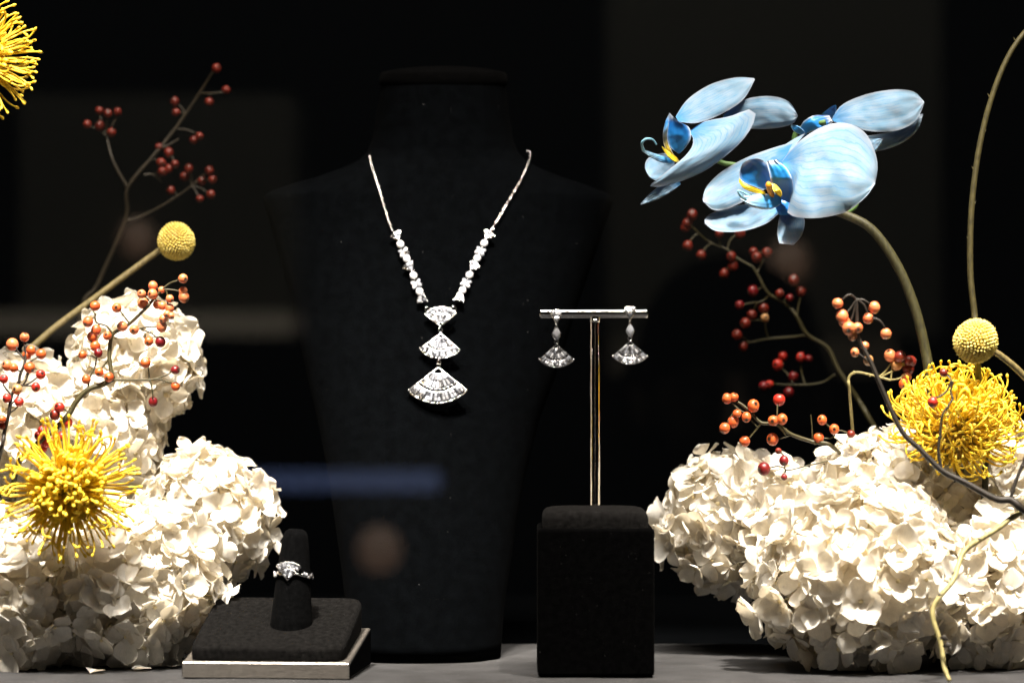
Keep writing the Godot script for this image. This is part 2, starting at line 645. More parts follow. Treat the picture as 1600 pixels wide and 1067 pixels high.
func street_side() -> void:
	var g := MB.new()
	g.rbox(Vector3(1.5, 1.6, 0.006), 0.0005, Transform3D(Basis(), Vector3(0, 0.37, PANE + 0.003)), 1)
	var pane := structure("window_pane", g.done(), M.glass)
	structure("floor", box(Vector3(6, 0.05, 5.2), Vector3(0, -1.475, 2.6)), M.street_dark)
	structure("wall_opposite", box(Vector3(6, 4.4, 0.1), Vector3(0, 0.75, 4.35)), M.street_dark)
	structure("wall_panel", mirrored_box(30, 458, 150, 488, 4.0, 0.25), M.street_grey)
	structure("wall_panel", mirrored_box(950, 1470, -420, 528, 4.0, 0.25), M.street_grey)
	structure("wall_ledge", mirrored_box(-260, 455, 489, 527, 3.93, 0.3), M.street_pale)
	structure("wall_ledge", mirrored_box(955, 1400, 530, 585, 3.93, 0.3), M.street_mid)
	# added, unseen lamp that brightens the opposite wall for its mirror image
	var t := thing("added_wall_washer", "added unseen lamp that brightens the opposite wall", "lamp")
	t.look_at_from_position(Vector3(0, 1.9, 2.7), Vector3(0, 0.1, 4.1), Vector3.UP)
	part("housing", box(Vector3(2.0, 0.16, 0.05), Vector3(0, 0, 0.03)), M.black_metal, t)
	part("lamp_face", box(Vector3(1.9, 0.10, 0.006), Vector3(0, 0, 0.0)), M.lamp, t)
	var br := MB.new()
	br.tube([Vector3(0, 0, 0.05), t.to_local(Vector3(0, 2.95, 2.7))], [0.012, 0.012], 8)
	part("rod", br.done(), M.black_metal, t)
	var l := AreaLight3D.new()
	l.name = "light"
	l.position = Vector3(0, 0, -0.008)
	l.area_size = Vector2(1.9, 0.10)
	l.light_color = Color(1.0, 0.95, 0.86)
	l.light_energy = 4.4
	l.area_range = 8.0
	l.area_attenuation = 2.0
	l.shadow_enabled = true
	t.add_child(l)
	structure("ceiling", box(Vector3(6, 0.05, 4.0), Vector3(0, 2.975, 2.4)), M.street_dark)
	# lamps whose blurred images lie over the goods
	var bl := thing("blue_light_strip", "blurred blue light strip mirrored across the foot of the bust", "light strip")
	part("lamp_face", mirrored_box(380, 684, 741, 766, 4.2, 0.15), M.blue_lamp, bl)
	for q in [[592, 858, 34, "blurred warm round lamp mirrored beside the ring finger, low on the bust"], [214, 372, 26, "blurred warm round lamp mirrored behind the slanting ball flower"], [1232, 408, 30, "blurred warm round lamp mirrored under the blue orchid"]]:
		var w := thing("globe_lamp", q[3], "lamp", "lamps mirrored in the window pane")
		var at := seen_in_glass(q[0], q[1], 4.0)
		var k := seen_in_glass(q[0] + q[2], q[1], 4.0).x - at.x
		w.position = at
		var b := MB.new()
		b.ball(Vector3.ZERO, Vector3(k, k * 1.08, k), 20, 14)
		part("globe", b.done(), M.globe, w)
		var s := MB.new()
		s.tube([Vector3(0, 0, k * 0.9), Vector3(0, 0, 0.345)], [0.012, 0.012], 8)
		part("arm", s.done(), M.black_metal, w)
		var o := OmniLight3D.new()
		o.name = "light"
		o.light_color = Color(1.0, 0.82, 0.66)
		o.light_energy = 0.004
		o.omni_range = 8.0
		o.omni_attenuation = 2.0
		o.light_size = k * 0.5
		o.shadow_enabled = true
		w.add_child(o)

# a body as one skin: tapered capsules joined by a smooth minimum, meshed as surface nets
func skin(bones: Array, cell: float, k: float, into: MB) -> void:
	var lo := Vector3.ONE * 1e9
	var hi := -lo
	for b in bones:
		for e in [[b[0], b[2]], [b[1], b[3]]]:
			lo = lo.min(e[0] - Vector3.ONE * (e[1] + cell * 3 + k))
			hi = hi.max(e[0] + Vector3.ONE * (e[1] + cell * 3 + k))
	var n := Vector3i(((hi - lo) / cell).ceil()) + Vector3i.ONE
	var f := PackedFloat32Array()
	f.resize(n.x * n.y * n.z)
	f.fill(1.0)
	for b in bones:
		var p: Vector3 = b[0]
		var q: Vector3 = b[1]
		var m: float = maxf(b[2], b[3]) + cell * 2 + k
		var i0 := Vector3i(((p.min(q) - Vector3.ONE * m - lo) / cell).floor()).clamp(Vector3i.ZERO, n - Vector3i.ONE)
		var i1 := Vector3i(((p.max(q) + Vector3.ONE * m - lo) / cell).ceil()).clamp(Vector3i.ZERO, n - Vector3i.ONE)
		var ax := q - p
		var l2 := maxf(ax.length_squared(), 1e-9)
		var sq: Vector3 = b[4] if b.size() > 4 else Vector3.ONE
		for y in range(i0.y, i1.y + 1):
			for z_ in range(i0.z, i1.z + 1):
				for x in range(i0.x, i1.x + 1):
					var w := lo + Vector3(x, y, z_) * cell
					var h := clampf((w - p).dot(ax) / l2, 0, 1)
					var d := ((w - p - ax * h) / sq).length() - lerpf(b[2], b[3], h)
					var at := x + n.x * (z_ + n.z * y)
					var g := f[at]
					var mix_ := clampf(0.5 + 0.5 * (g - d) / k, 0, 1)
					f[at] = lerpf(g, d, mix_) - k * mix_ * (1 - mix_)
	var ids := {}
	var st := [1, n.x * n.z, n.x]
	for y in n.y - 1:
		for z_ in n.z - 1:
			for x in n.x - 1:
				var at := x + n.x * (z_ + n.z * y)
				var sum := Vector3.ZERO
				var cnt := 0
				var neg := 0
				for c in 8:
					if f[at + (c & 1) * st[0] + ((c >> 1) & 1) * st[1] + ((c >> 2) & 1) * st[2]] < 0:
						neg += 1
				if neg == 0 or neg == 8:
					continue
				for c in 8:
					for a in 3:
						if c & (1 << a):
							continue
						var c2 := c | (1 << a)
						var v0 := f[at + (c & 1) * st[0] + ((c >> 1) & 1) * st[1] + ((c >> 2) & 1) * st[2]]
						var v1 := f[at + (c2 & 1) * st[0] + ((c2 >> 1) & 1) * st[1] + ((c2 >> 2) & 1) * st[2]]
						if (v0 < 0) != (v1 < 0):
							var o := Vector3(c & 1, (c >> 1) & 1, (c >> 2) & 1)
							o[a] += v0 / (v0 - v1)
							sum += o
							cnt += 1
				ids[at] = into.p(lo + (Vector3(x, y, z_) + sum / cnt) * cell)
	for at in ids:
		for a in 3:
			var v0 := f[at]
			var v1: float = f[at + st[a]]
			if (v0 < 0) == (v1 < 0):
				continue
			var s1: int = st[(a + 1) % 3]
			var s2: int = st[(a + 2) % 3]
			if not (ids.has(at - s1) and ids.has(at - s2) and ids.has(at - s1 - s2)):
				continue
			if v0 < 0:
				into.quad(ids[at], ids[at - s1], ids[at - s1 - s2], ids[at - s2])
			else:
				into.quad(ids[at], ids[at - s2], ids[at - s1 - s2], ids[at - s1])

func onlooker() -> void:
	# someone in dark clothes outside, facing the window, hands in the coat pockets; only the dark outline shows in the pane
	var t := thing("person", "person in dark clothes mirrored as a black outline under the orchid", "person")
	var foot := seen_in_glass(1140, 560, 2.64)
	foot.y = -1.45
	t.position = foot
	var V := func(x, y, z_): return Vector3(x, y, z_)
	var body := []
	for s in [-1.0, 1.0]:
		body.append_array([[V.call(s * 0.10, 0.90, 0.0), V.call(s * 0.11, 0.49, -0.01), 0.095, 0.062], [V.call(s * 0.11, 0.49, -0.01), V.call(s * 0.115, 0.09, 0.02), 0.062, 0.045], [V.call(s * 0.115, 0.05, 0.03), V.call(s * 0.13, 0.038, -0.16), 0.045, 0.036],
			[V.call(s * 0.175, 1.34, 0.01), V.call(s * 0.245, 1.07, 0.05), 0.062, 0.050], [V.call(s * 0.245, 1.07, 0.05), V.call(s * 0.155, 0.93, -0.10), 0.050, 0.046], [V.call(0.0, 1.38, 0.01), V.call(s * 0.17, 1.345, 0.01), 0.075, 0.060]])
	body.append_array([[V.call(0, 0.92, 0), V.call(0, 1.10, 0), 0.135, 0.125, Vector3(1.15, 1, 0.85)], [V.call(0, 1.10, 0), V.call(0, 1.30, 0), 0.130, 0.140, Vector3(1.2, 1, 0.85)], [V.call(0, 0.62, 0), V.call(0, 0.92, 0), 0.16, 0.14, Vector3(1.15, 1, 0.8)], [V.call(0, 1.36, 0.01), V.call(0, 1.42, 0.0), 0.075, 0.065]])
	var b := MB.new()
	skin(body, 0.016, 0.05, b)
	part("coat_and_trousers", b.done(), M.street_dark, t)
	var h := MB.new()
	skin([[V.call(0, 1.40, 0.012), V.call(0, 1.47, 0.0), 0.052, 0.052], [V.call(0, 1.555, 0.01), V.call(0, 1.565, 0.02), 0.082, 0.085, Vector3(0.92, 1.05, 1.08)], [V.call(0, 1.50, -0.03), V.call(0, 1.455, -0.045), 0.055, 0.030], [V.call(0, 1.545, -0.085), V.call(0, 1.512, -0.103), 0.010, 0.014], [V.call(-0.03, 1.56, -0.074), V.call(0.03, 1.56, -0.074), 0.013, 0.013],
		[V.call(-0.020, 1.478, -0.074), V.call(0.020, 1.478, -0.074), 0.010, 0.010], [V.call(-0.080, 1.555, 0.01), V.call(-0.082, 1.515, 0.0), 0.014, 0.009], [V.call(0.080, 1.555, 0.01), V.call(0.082, 1.515, 0.0), 0.014, 0.009]], 0.006, 0.018, h)
	part("head", h.done(), M.skin, t)
	var hair := MB.new()
	skin([[V.call(0, 1.585, 0.02), V.call(0, 1.56, 0.04), 0.090, 0.088, Vector3(0.95, 1, 1.02)], [V.call(-0.07, 1.55, 0.03), V.call(-0.072, 1.47, 0.03), 0.032, 0.022], [V.call(0.07, 1.55, 0.03), V.call(0.072, 1.47, 0.03), 0.032, 0.022], [V.call(0, 1.52, 0.07), V.call(0, 1.44, 0.06), 0.06, 0.045], [V.call(-0.04, 1.615, -0.05), V.call(0.04, 1.615, -0.05), 0.034, 0.034]], 0.008, 0.03, hair)
	part("hair", hair.done(), M.street_dark, t)
	for s in [-1.0, 1.0]:
		var e := MB.new()
		e.ball(V.call(s * 0.031, 1.540, -0.075), Vector3(0.012, 0.008, 0.008), 10, 7)
		part("eye", e.done(), M.street_mid, t)

# ------------------------------------------------------------------ bust and necklace
const BUST := [  # photo row, centre, half width, front depth, half depth (m)
	[1035, 674, 122, -0.0680, 0.028], [960, 676, 126, -0.0772, 0.030], [900, 677.5, 134, -0.0845, 0.031], [830, 678, 144, -0.0930, 0.032],
	[755, 680, 156, -0.1022, 0.033], [661, 683, 177, -0.1136, 0.034], [590, 688, 199, -0.1223, 0.035], [530, 691, 215, -0.1296, 0.035],
	[472, 695, 230, -0.1367, 0.035], [410, 697, 249, -0.1442, 0.034], [350, 698, 268, -0.1516, 0.033], [322, 698, 277, -0.1550, 0.031],
	[309, 698, 280, -0.1566, 0.030], [301, 698, 277, -0.1575, 0.029], [294, 699, 264, -0.1584, 0.029], [284, 700, 236, -0.1596, 0.029],
	[272, 701, 196, -0.1611, 0.029], [258, 702, 158, -0.1628, 0.029], [246, 703, 134, -0.1643, 0.029], [232, 703, 120, -0.1653, 0.029],
	[212, 703, 112, -0.1661, 0.029], [180, 703, 107, -0.1674, 0.028], [150, 703, 103, -0.1686, 0.027], [128, 703, 99, -0.1695, 0.026]]

func bust_row(py: float) -> Array:
	for k in BUST.size() - 1:
		var a: Array = BUST[k]
		var b: Array = BUST[k + 1]
		if py <= a[0] and py >= b[0]:
			var f := inverse_lerp(a[0], b[0], py)
			var out := []
			for j in 5:
				out.append(lerpf(a[j], b[j], f))
			return out
	return BUST[0] if py > BUST[0][0] else BUST[-1]

func bust_depth(row: Array, u: float) -> float:      # u -1..1 across; 0 at the middle, 1 at the sides
	return 1.0 - pow(maxf(0.0, 1.0 - pow(absf(u), 2.4)), 1.0 / 2.0)

func on_bust(px: float, py: float, lift: float) -> Vector3:
	# the point of the bust's front that lies behind that photo point
	var row := bust_row(py)
	var u := clampf((px - row[1]) / row[2], -0.999, 0.999)
	var yaw := 0.14
	var hw: float = row[2] * px_at(row[3])
	var z: float = row[3] - row[4] * bust_depth(row, u) - sin(yaw) * u * hw
	return P(px, py, z + lift)

func bust() -> void:
	var t := thing("necklace_bust", "black velvet necklace bust with bare neck and wide shoulders", "display bust")
	var b := MB.new()
	var rows := []
	var yaw := 0.14
	var list := []
	for k in BUST.size() - 1:
		for j in 3:
			list.append(bust_row(lerpf(BUST[k][0], BUST[k + 1][0], j / 3.0)))
	list.append(BUST[-1])
	for row in list:
		var z0: float = row[3]
		var q := P(row[1], row[0], z0)
		if row[0] == 1035:
			q.y = 0.0
		var hw: float = row[2] * px_at(z0)
		var hd: float = row[4]
		var r := PackedVector3Array()
		for k in 56:
			var g := TAU * k / 56
			var u := signf(cos(g)) * pow(absf(cos(g)), 0.8)
			var w := signf(sin(g)) * pow(maxf(0.0, 1.0 - pow(absf(u), 2.4)), 0.5)
			var loc := Vector3(u * hw, 0, w * hd - hd)
			r.append(q + loc.rotated(Vector3.UP, yaw))
		rows.append(r)
	b.grid(rows, true)
	# closed foot
	var m := Vector3.ZERO
	for q in rows[0]:
		m += q / rows[0].size()
	var mi := b.p(m)
	for k in 56:
		b.tri(mi, (k + 1) % 56, k)
	# neck top: rounded rim and a slightly domed cap
	var lastrow: PackedVector3Array = rows[-1]
	var mid := Vector3.ZERO
	for q in lastrow:
		mid += q / lastrow.size()
	var caps := []
	for s in [[1.0, 0.0], [1.025, 0.0012], [1.03, 0.003], [1.015, 0.0055], [0.97, 0.0068], [0.7, 0.0085], [0.3, 0.0095], [0.0, 0.0098]]:
		var r2 := PackedVector3Array()
		for q in lastrow:
			var d: Vector3 = (q - mid) * s[0]
			r2.append(mid + d + Vector3(0, s[1] - d.z * 0.06, 0))
		caps.append(r2)
	part("body", b.done(), M.velvet_bust, t)
	var cb := MB.new()
	cb.grid(caps, true)
	part("neck_cap", cb.done(false, false), M.velvet_shaded, t)

# a fan: local +y runs from the apex to the arc, z faces the viewer
func stone_prism(poly: Array, h: float, tilt: Vector2) -> ArrayMesh:
	var b := MB.new()
	var mid := Vector2.ZERO
	for q in poly:
		mid += q / poly.size()
	var n := poly.size()
	var lv := [[0.86, -0.25 * h], [1.0, 0.45 * h], [0.93, 0.75 * h], [0.55, h]]
	for l in lv:
		for q in poly:
			var d: Vector2 = (q - mid) * l[0]
			b.p(Vector3(mid.x + d.x, mid.y + d.y, l[1] + (d.dot(tilt) if l[1] > 0.7 * h else 0.0)))
	for j in 3:
		for k in n:
			var k2 := (k + 1) % n
			b.quad(j * n + k, j * n + k2, (j + 1) * n + k2, (j + 1) * n + k)
	var a := b.p(Vector3(mid.x, mid.y, -0.25 * h))
	var c := b.p(Vector3(mid.x, mid.y, h))
	for k in n:
		var k2 := (k + 1) % n
		b.tri(a, k2, k)
		b.tri(c, 3 * n + k, 3 * n + k2)
	return b.done(true)

func sector(r0: float, r1: float, a0: float, a1: float) -> Array:
	return [Vector2(sin(a0), cos(a0)) * r0, Vector2(sin(a1), cos(a1)) * r0, Vector2(sin(a1), cos(a1)) * r1, Vector2(sin((a0 + a1) / 2), cos((a0 + a1) / 2)) * r1 * 1.012, Vector2(sin(a0), cos(a0)) * r1]

func arc_pts(r: float, a: float, n: int, z := 0.0) -> Array:
	var out := []
	for k in n + 1:
		var g := lerpf(-a, a, float(k) / n)
		out.append(Vector3(sin(g) * r, cos(g) * r, z))
	return out

func stones(parent: Node3D, poly: Array, h: float, grade := 0) -> void:
	var mats: Array = M.stones
	part("stone", stone_prism(poly, h, Vector2(rng.randf_range(-0.16, 0.16), rng.randf_range(-0.16, 0.16))), mats[[0, 1, 2, 0, 3, 4][rng.randi() % 6] if grade == 0 else [2, 0, 1, 1, 2, 4][rng.randi() % 6]], parent)

func fan(parent: Node3D, called: String, tf: Transform3D, R: float, half: float, inner: int, outer: int, scallop := false, grade := 0) -> Node3D:
	var t := branch(called, parent, tf)
	var w := R * 0.028
	var f := MB.new()
	# rails: outline, two arcs of the inner tier, inner arc of the outer tier
	var e := Vector3(sin(half), cos(half), 0)
	var el := Vector3(-e.x, e.y, 0)
	f.tube([Vector3(0, R * 0.01, 0), e * R * 0.62, e * R * 0.7, e * R * 0.985], taper(4, w, w), 6)
	f.tube([Vector3(0, R * 0.01, 0), el * R * 0.62, el * R * 0.7, el * R * 0.985], taper(4, w, w), 6)
	f.tube(arc_pts(R * 0.20, half, 8), taper(9, w, w), 6)
	f.tube(arc_pts(R * 0.615, half, 18), taper(19, w * 0.8, w * 0.8), 6)
	f.tube(arc_pts(R * 0.70, half, 18), taper(19, w * 0.8, w * 0.8), 6)
	f.tube(arc_pts(R * 0.985, half, 20, -w), taper(21, w, w), 6)
	f.tube(arc_pts(R * 0.95, half * 0.98, 20, -R * 0.09), taper(21, w, w), 6)      # gallery rail behind
	for k in outer + 1:
		var g := lerpf(-half, half, float(k) / outer)
		var d := Vector3(sin(g), cos(g), 0)
		f.tube([d * R * 0.58 + Vector3(0, 0, -w), d * R * 0.97 + Vector3(0, 0, -w)], [w * 0.55, w * 0.55], 5)
		f.tube([d * R * 0.965, d * R * 0.95 + Vector3(0, 0, -R * 0.09)], [w * 0.7, w * 0.7], 5)
	if scallop:
		for k in 7:
			var g := lerpf(-half * 0.86, half * 0.86, k / 6.0)
			f.ball(Vector3(sin(g), cos(g), 0) * R * 1.0, Vector3.ONE * R * 0.055, 8, 6)
	else:
		for sgn in [-1, 1]:
			f.ball(Vector3(sgn * sin(half), cos(half), 0) * R * 0.97, Vector3.ONE * w * 1.5, 8, 6)
	part("frame", f.done(), M.silver, t)
	for k in inner:
		var a0 := lerpf(-half, half, (k + 0.11) / inner) * 0.97
		var a1 := lerpf(-half, half, (k + 0.89) / inner) * 0.97
		stones(t, sector(R * 0.225, R * 0.395, a0, a1), R * 0.07, grade)
		stones(t, sector(R * 0.405, R * 0.60, a0, a1), R * 0.07, grade)
	for k in outer:
		var a0 := lerpf(-half, half, (k + 0.12) / outer) * 0.985
		var a1 := lerpf(-half, half, (k + 0.88) / outer) * 0.985
		var am := (a0 + a1) / 2
		for half_ in [[a0, am - 0.006], [am + 0.006, a1]]:
			stones(t, sector(R * 0.725, R * 0.835, half_[0], half_[1]), R * 0.065, grade)
			stones(t, sector(R * 0.845, R * 0.955, half_[0], half_[1]), R * 0.065, grade)
	return t

func small_fan(parent: Node3D, called: String, tf: Transform3D, R: float, half := 0.62) -> void:
	var t := branch(called, parent, tf)
	var f := MB.new()
	var w := R * 0.06
	var e := Vector3(sin(half), cos(half), 0) * R
	f.tube([Vector3.ZERO, e], [w, w], 6)
	f.tube([Vector3.ZERO, Vector3(-e.x, e.y, 0)], [w, w], 6)
	f.tube(arc_pts(R, half, 10), taper(11, w, w), 6)
	f.tube(arc_pts(R * 0.55, half, 8), taper(9, w * 0.6, w * 0.6), 5)
	part("frame", f.done(), M.silver, t)
	for k in 3:
		var a0 := lerpf(-half, half, (k + 0.08) / 3.0)
		var a1 := lerpf(-half, half, (k + 0.92) / 3.0)
		stones(t, sector(R * 0.6, R * 0.95, a0, a1), R * 0.16)
	stones(t, sector(R * 0.12, R * 0.52, -half * 0.9, half * 0.9), R * 0.16)

func brilliant(parent: Node3D, at: Vector3, bas: Basis, rx: float, ry: float, called := "stone", m: Material = null) -> void:
	var b := MB.new()
	var n := 8
	for l in [[0.75, -0.35], [1.0, 0.0], [0.92, 0.25], [0.55, 0.5]]:
		for k in n:
			var g := TAU * (k + (0.5 if l[0] == 0.92 else 0.0)) / n
			b.p(Vector3(rx * l[0] * cos(g), ry * l[0] * sin(g), rx * l[1]))
	for j in 3:
		for k in n:
			var k2 := (k + 1) % n
			b.quad(j * n + k, j * n + k2, (j + 1) * n + k2, (j + 1) * n + k)
	var a := b.p(Vector3(0, 0, -0.5 * rx))
	var c := b.p(Vector3(rng.randf_range(-0.1, 0.1) * rx, 0, 0.54 * rx))
	for k in n:
		var k2 := (k + 1) % n
		b.tri(a, k2, k)
		b.tri(c, 3 * n + k, 3 * n + k2)
	part(called, b.done(true), m if m else M.stones[[0, 4, 4, 2][rng.randi() % 4]], parent, Transform3D(bas, at))

func marquise(parent: Node3D, at: Vector3, bas: Basis, rx: float, ry: float) -> void:
	var b := MB.new()
	var n := 10
	for l in [[0.8, -0.3], [1.0, 0.0], [0.88, 0.3], [0.5, 0.5]]:
		for k in n:
			var g := TAU * k / n
			b.p(Vector3(rx * l[0] * cos(g) * (0.55 + 0.45 * absf(cos(g))), ry * l[0] * signf(sin(g)) * pow(absf(sin(g)), 1.5), rx * l[1]))
	for j in 3:
		for k in n:
			var k2 := (k + 1) % n
			b.quad(j * n + k, j * n + k2, (j + 1) * n + k2, (j + 1) * n + k)
	var a := b.p(Vector3(0, 0, -0.45 * rx))
	var c := b.p(Vector3(0, 0, 0.56 * rx))
	for k in n:
		var k2 := (k + 1) % n
		b.tri(a, k2, k)
		b.tri(c, 3 * n + k, 3 * n + k2)
	part("marquise_stone", b.done(true), M.stones[[0, 1, 2][rng.randi() % 3]], parent, Transform3D(bas, at))

func facing(from: Vector3, to: Vector3, out := Vector3(0, 0.1, 1)) -> Basis:     # y from -> to, z outwards
	var y := (to - from).normalized()
	var x := y.cross(out).normalized()
	return Basis(x, y, x.cross(y))

func necklace() -> void:
	var t := thing("necklace", "white diamond fan necklace hanging on the black velvet bust", "necklace")
	var lean := Vector3(-0.06, 0.16, 1)
	# chains that come over the shoulders
	for side in [[[[584, 236.5], [581.5, 236.8], [579, 239], [577.5, 246], [581, 262], [590, 288], [600, 322], [613, 362]], false], [[[822.5, 236.5], [825.5, 236.8], [828, 239], [829, 243], [824, 258], [812, 284], [790, 322], [767, 362]], true]]:
		var pts := []
		for k in side[0].size():
			var q: Array = side[0][k]
			pts.append(on_bust(q[0], q[1], [-0.010, -0.003, 0.0, 0.0015, 0.002, 0.002, 0.002, 0.002][k]))
		var dense := smooth(pts, 14)
		var b := MB.new()
		var run := 0.0
		var n := 0
		for k in dense.size() - 1:
			run += dense[k].distance_to(dense[k + 1])
			if run > 0.00112:
				run = 0.0
				n += 1
				var bas := facing(dense[k], dense[k + 1]).rotated((dense[k + 1] - dense[k]).normalized(), 0.5 if n % 2 else 0.5 + PI / 2)
				b.torus(dense[k], bas, 0.00050, 0.00090, 0.00022, 10, 5)
		part("chain", b.done(), M.chain, t)
	# the row of stones down each side
	var left := [[620.5, 369], [625.5, 381.5], [631, 394], [635.5, 404], [640, 417], [646, 430.5], [650.5, 443.5], [655.5, 455.5], [660.5, 467]]
	var right := [[762.5, 368], [756.5, 380], [750.5, 392.5], [745.5, 403.5], [739.5, 416.5], [733.5, 429.5], [728, 442], [722.5, 453.5], [716.5, 465.5]]
	for s in 2:
		var row: Array = [left, right][s]
		for k in 9:
			var at := on_bust(row[k][0], row[k][1], 0.0035)
			var a := on_bust(row[maxi(k - 1, 0)][0], row[maxi(k - 1, 0)][1], 0.0035)
			var c := on_bust(row[mini(k + 1, 8)][0], row[mini(k + 1, 8)][1], 0.0035)
			var bas := facing(c, a, lean)
			var u := px_at(at.z)
			if k % 4 == 0:
				var turn: float = [0.12, 0.25, 0.75][k / 4] * (1 if s == 0 else -1)
				var bb := bas.rotated(bas.z, turn)
				small_fan(t, "fan_link", Transform3D(bb, at - bb.y * 8.5 * u), 16.5 * u)
			elif k % 4 == 2:
				var link := branch("butterfly_link", t, Transform3D(bas, at))
				var f := MB.new()
				f.torus(Vector3.ZERO, Basis(), 2.2 * u, 2.2 * u, 0.8 * u, 10, 5)
				part("setting", f.done(), M.silver, link)
				for j in 4:
					var g := PI / 4 + PI / 2 * j
					brilliant(link, Vector3(cos(g) * 5.4, sin(g) * 3.6, 0) * u, Basis(Vector3(0, 0, 1), g - PI / 2), 3.3 * u, 4.9 * u)
			else:
				brilliant(t, at, bas, 5.9 * u, 6.8 * u, "round_stone")
		# small links that tie the row together and to the chain
		for k in 8:
			var f2 := MB.new()
			var a := on_bust(row[k][0], row[k][1], 0.0028)
			var c := on_bust(row[k + 1][0], row[k + 1][1], 0.0028)
			f2.tube([a, a.lerp(c, 0.5), c], [0.0005, 0.0005, 0.0005], 6)
			part("link_bar", f2.done(), M.silver, t)
	# three fans, the first with its arc up
	var z1 := 0.0052
	var apex1 := on_bust(688, 510, z1)
	var top1 := on_bust(688, 474, z1)
	var b1 := facing(apex1, top1, lean)
	var u1 := px_at(apex1.z)
	fan(t, "fan_pendant", Transform3D(b1, apex1), 33.5 * u1, 0.86, 7, 7, true)
	var apex2 := on_bust(688.5, 521, z1)
	fan(t, "fan_pendant", Transform3D(facing(apex2, on_bust(686, 562, z1), lean), apex2), 42.0 * u1, 0.87, 9, 6)
	var apex3 := on_bust(684.7, 574, z1)
	fan(t, "fan_pendant", Transform3D(facing(apex3, on_bust(683, 634, z1), lean), apex3), 60.0 * u1, 0.87, 9, 7)
	for q in [[688.3, 515.5, 3.3], [686.2, 566, 2.8], [685.2, 571.5, 2.8], [667.5, 483, 3.4], [709.5, 482, 3.4]]:
		var rings := MB.new()
		rings.torus(on_bust(q[0], q[1], z1), Basis(Vector3(0, 1, 0), 0.4), q[2] * u1, q[2] * 1.15 * u1, 0.9 * u1, 12, 6)
		part("jump_ring", rings.done(), M.silver, t)

# ------------------------------------------------------------------ earring stand and earrings
func earring_stand() -> void:
	var t := thing("earring_stand", "silver T bar stand on a tall black velvet block", "earring stand")
	var z0 := -0.002
	var u := px_at(z0)
	var a := P(840, 1056, z0)
	var b := P(1023, 826, z0)
	var w := b.x - a.x
	var h := b.y
	var cx := (a.x + b.x) / 2
	var dep := 0.050
	var m := MB.new()
	m.rbox(Vector3(w, h, dep), 0.0016, Transform3D(Basis(), Vector3(cx, h / 2, z0 - dep / 2)), 3)
	part("block", m.done(), M.velvet_shaded, t)
	# cushion: rounded pillow set in from the rim
	var c := MB.new()
	var rows := []
	var cw := w / 2 - 0.0022
	var cd := dep / 2 - 0.0022
	for q in [[1.0, -0.001], [1.0, 0.0035], [0.992, 0.0048], [0.965, 0.0062], [0.92, 0.0071], [0.8, 0.0078], [0.5, 0.0083], [0.0, 0.0085]]:
		var row := PackedVector3Array()
		for k in 48:
			var g := TAU * k / 48
			var x := signf(cos(g)) * pow(absf(cos(g)), 0.22)
			var z := signf(sin(g)) * pow(absf(sin(g)), 0.22)
			row.append(Vector3(cx + x * cw * q[0], h + q[1], z0 - dep / 2 + z * cd * q[0]))
		rows.append(row)
	c.grid(rows, true)
	part("cushion", c.done(false, false), M.velvet_lit, t)
	var zc := z0 - dep / 2
	var uc := px_at(zc)
	var p := MB.new()
	var top := P(930, 492, zc)
	p.tube([Vector3(top.x, h + 0.006, zc), Vector3(top.x, top.y - 0.001, zc)], [7.6 * uc, 7.6 * uc], 32)
	part("post", p.done(), M.chrome, t)
	var bar := MB.new()
	var l := P(843.5, 490, zc)
	var r := P(1012, 489.5, zc)
	var dx := Vector3(1, 0, 0)
	bar.tube([l, l + dx * 0.0002, l + dx * 0.0008, r - dx * 0.0008, r - dx * 0.0002, r], [6.6 * uc, 7.2 * uc, 7.5 * uc, 7.5 * uc, 7.2 * uc, 6.6 * uc], 32)
	part("crossbar", bar.done(), M.chrome, t)
	var col := MB.new()
	col.tube([top + Vector3(0, -0.0032, 0), top + Vector3(0, -0.0018, 0)], [8.4 * uc, 8.4 * uc], 32)
	part("collar", col.done(), M.chrome, t)

func earring(px: float, py: float, label: String) -> void:
	var t := thing("earring", label, "earring", "pair of diamond fan earrings")
	var z := -0.0245
	var u := px_at(z)
	var f := MB.new()
	# stud fan: arc up, point down
	var st := Transform3D(Basis(), P(px, py + 17, z + 0.0002))
	small_fan(t, "stud", st, 20.5 * u, 0.48)
	var hook := MB.new()
	hook.tube([P(px, py + 8, z), P(px, py + 8, z - 0.003)], [0.0004, 0.0004], 6)
	part("ear_post", hook.done(), M.silver, t)
	for q in [[20.5, 0.9, 2.0, 2.6, 0.75], [24.0, 0.0, 1.6, 1.6, 0.6], [45.5, 0.2, 3.0, 3.6, 0.9]]:
		var jr := MB.new()
		jr.torus(P(px, py + q[0], z), Basis(Vector3(0, 1, 0), q[1]), q[2] * u, q[3] * u, q[4] * u, 12, 6)
		part("jump_ring", jr.done(), M.silver, t)
	marquise(t, P(px + 0.3, py + 33.5, z), Basis(), 6.0 * u, 9.8 * u)
	var rim := MB.new()
	var ring := []
	for k in 21:
		var g := TAU * k / 20
		ring.append(P(px + 0.3, py + 33.5, z - 0.0002) + Vector3(6.5 * u * cos(g) * (0.55 + 0.45 * absf(cos(g))), 10.6 * u * signf(sin(g)) * pow(absf(sin(g)), 1.5), 0))
	rim.tube(ring, taper(21, 0.7 * u, 0.7 * u), 5, false)
	part("marquise_rim", rim.done(), M.silver, t)
	var apex := P(px, py + 49.5, z)
	fan(t, "fan_drop", Transform3D(Basis(Vector3(0, 0, 1), PI).rotated(Vector3(0, 1, 0), rng.randf_range(-0.12, 0.12)).rotated(Vector3(1, 0, 0), 0.05), apex), 37.0 * u, 0.85, 9, 7, false, 1)

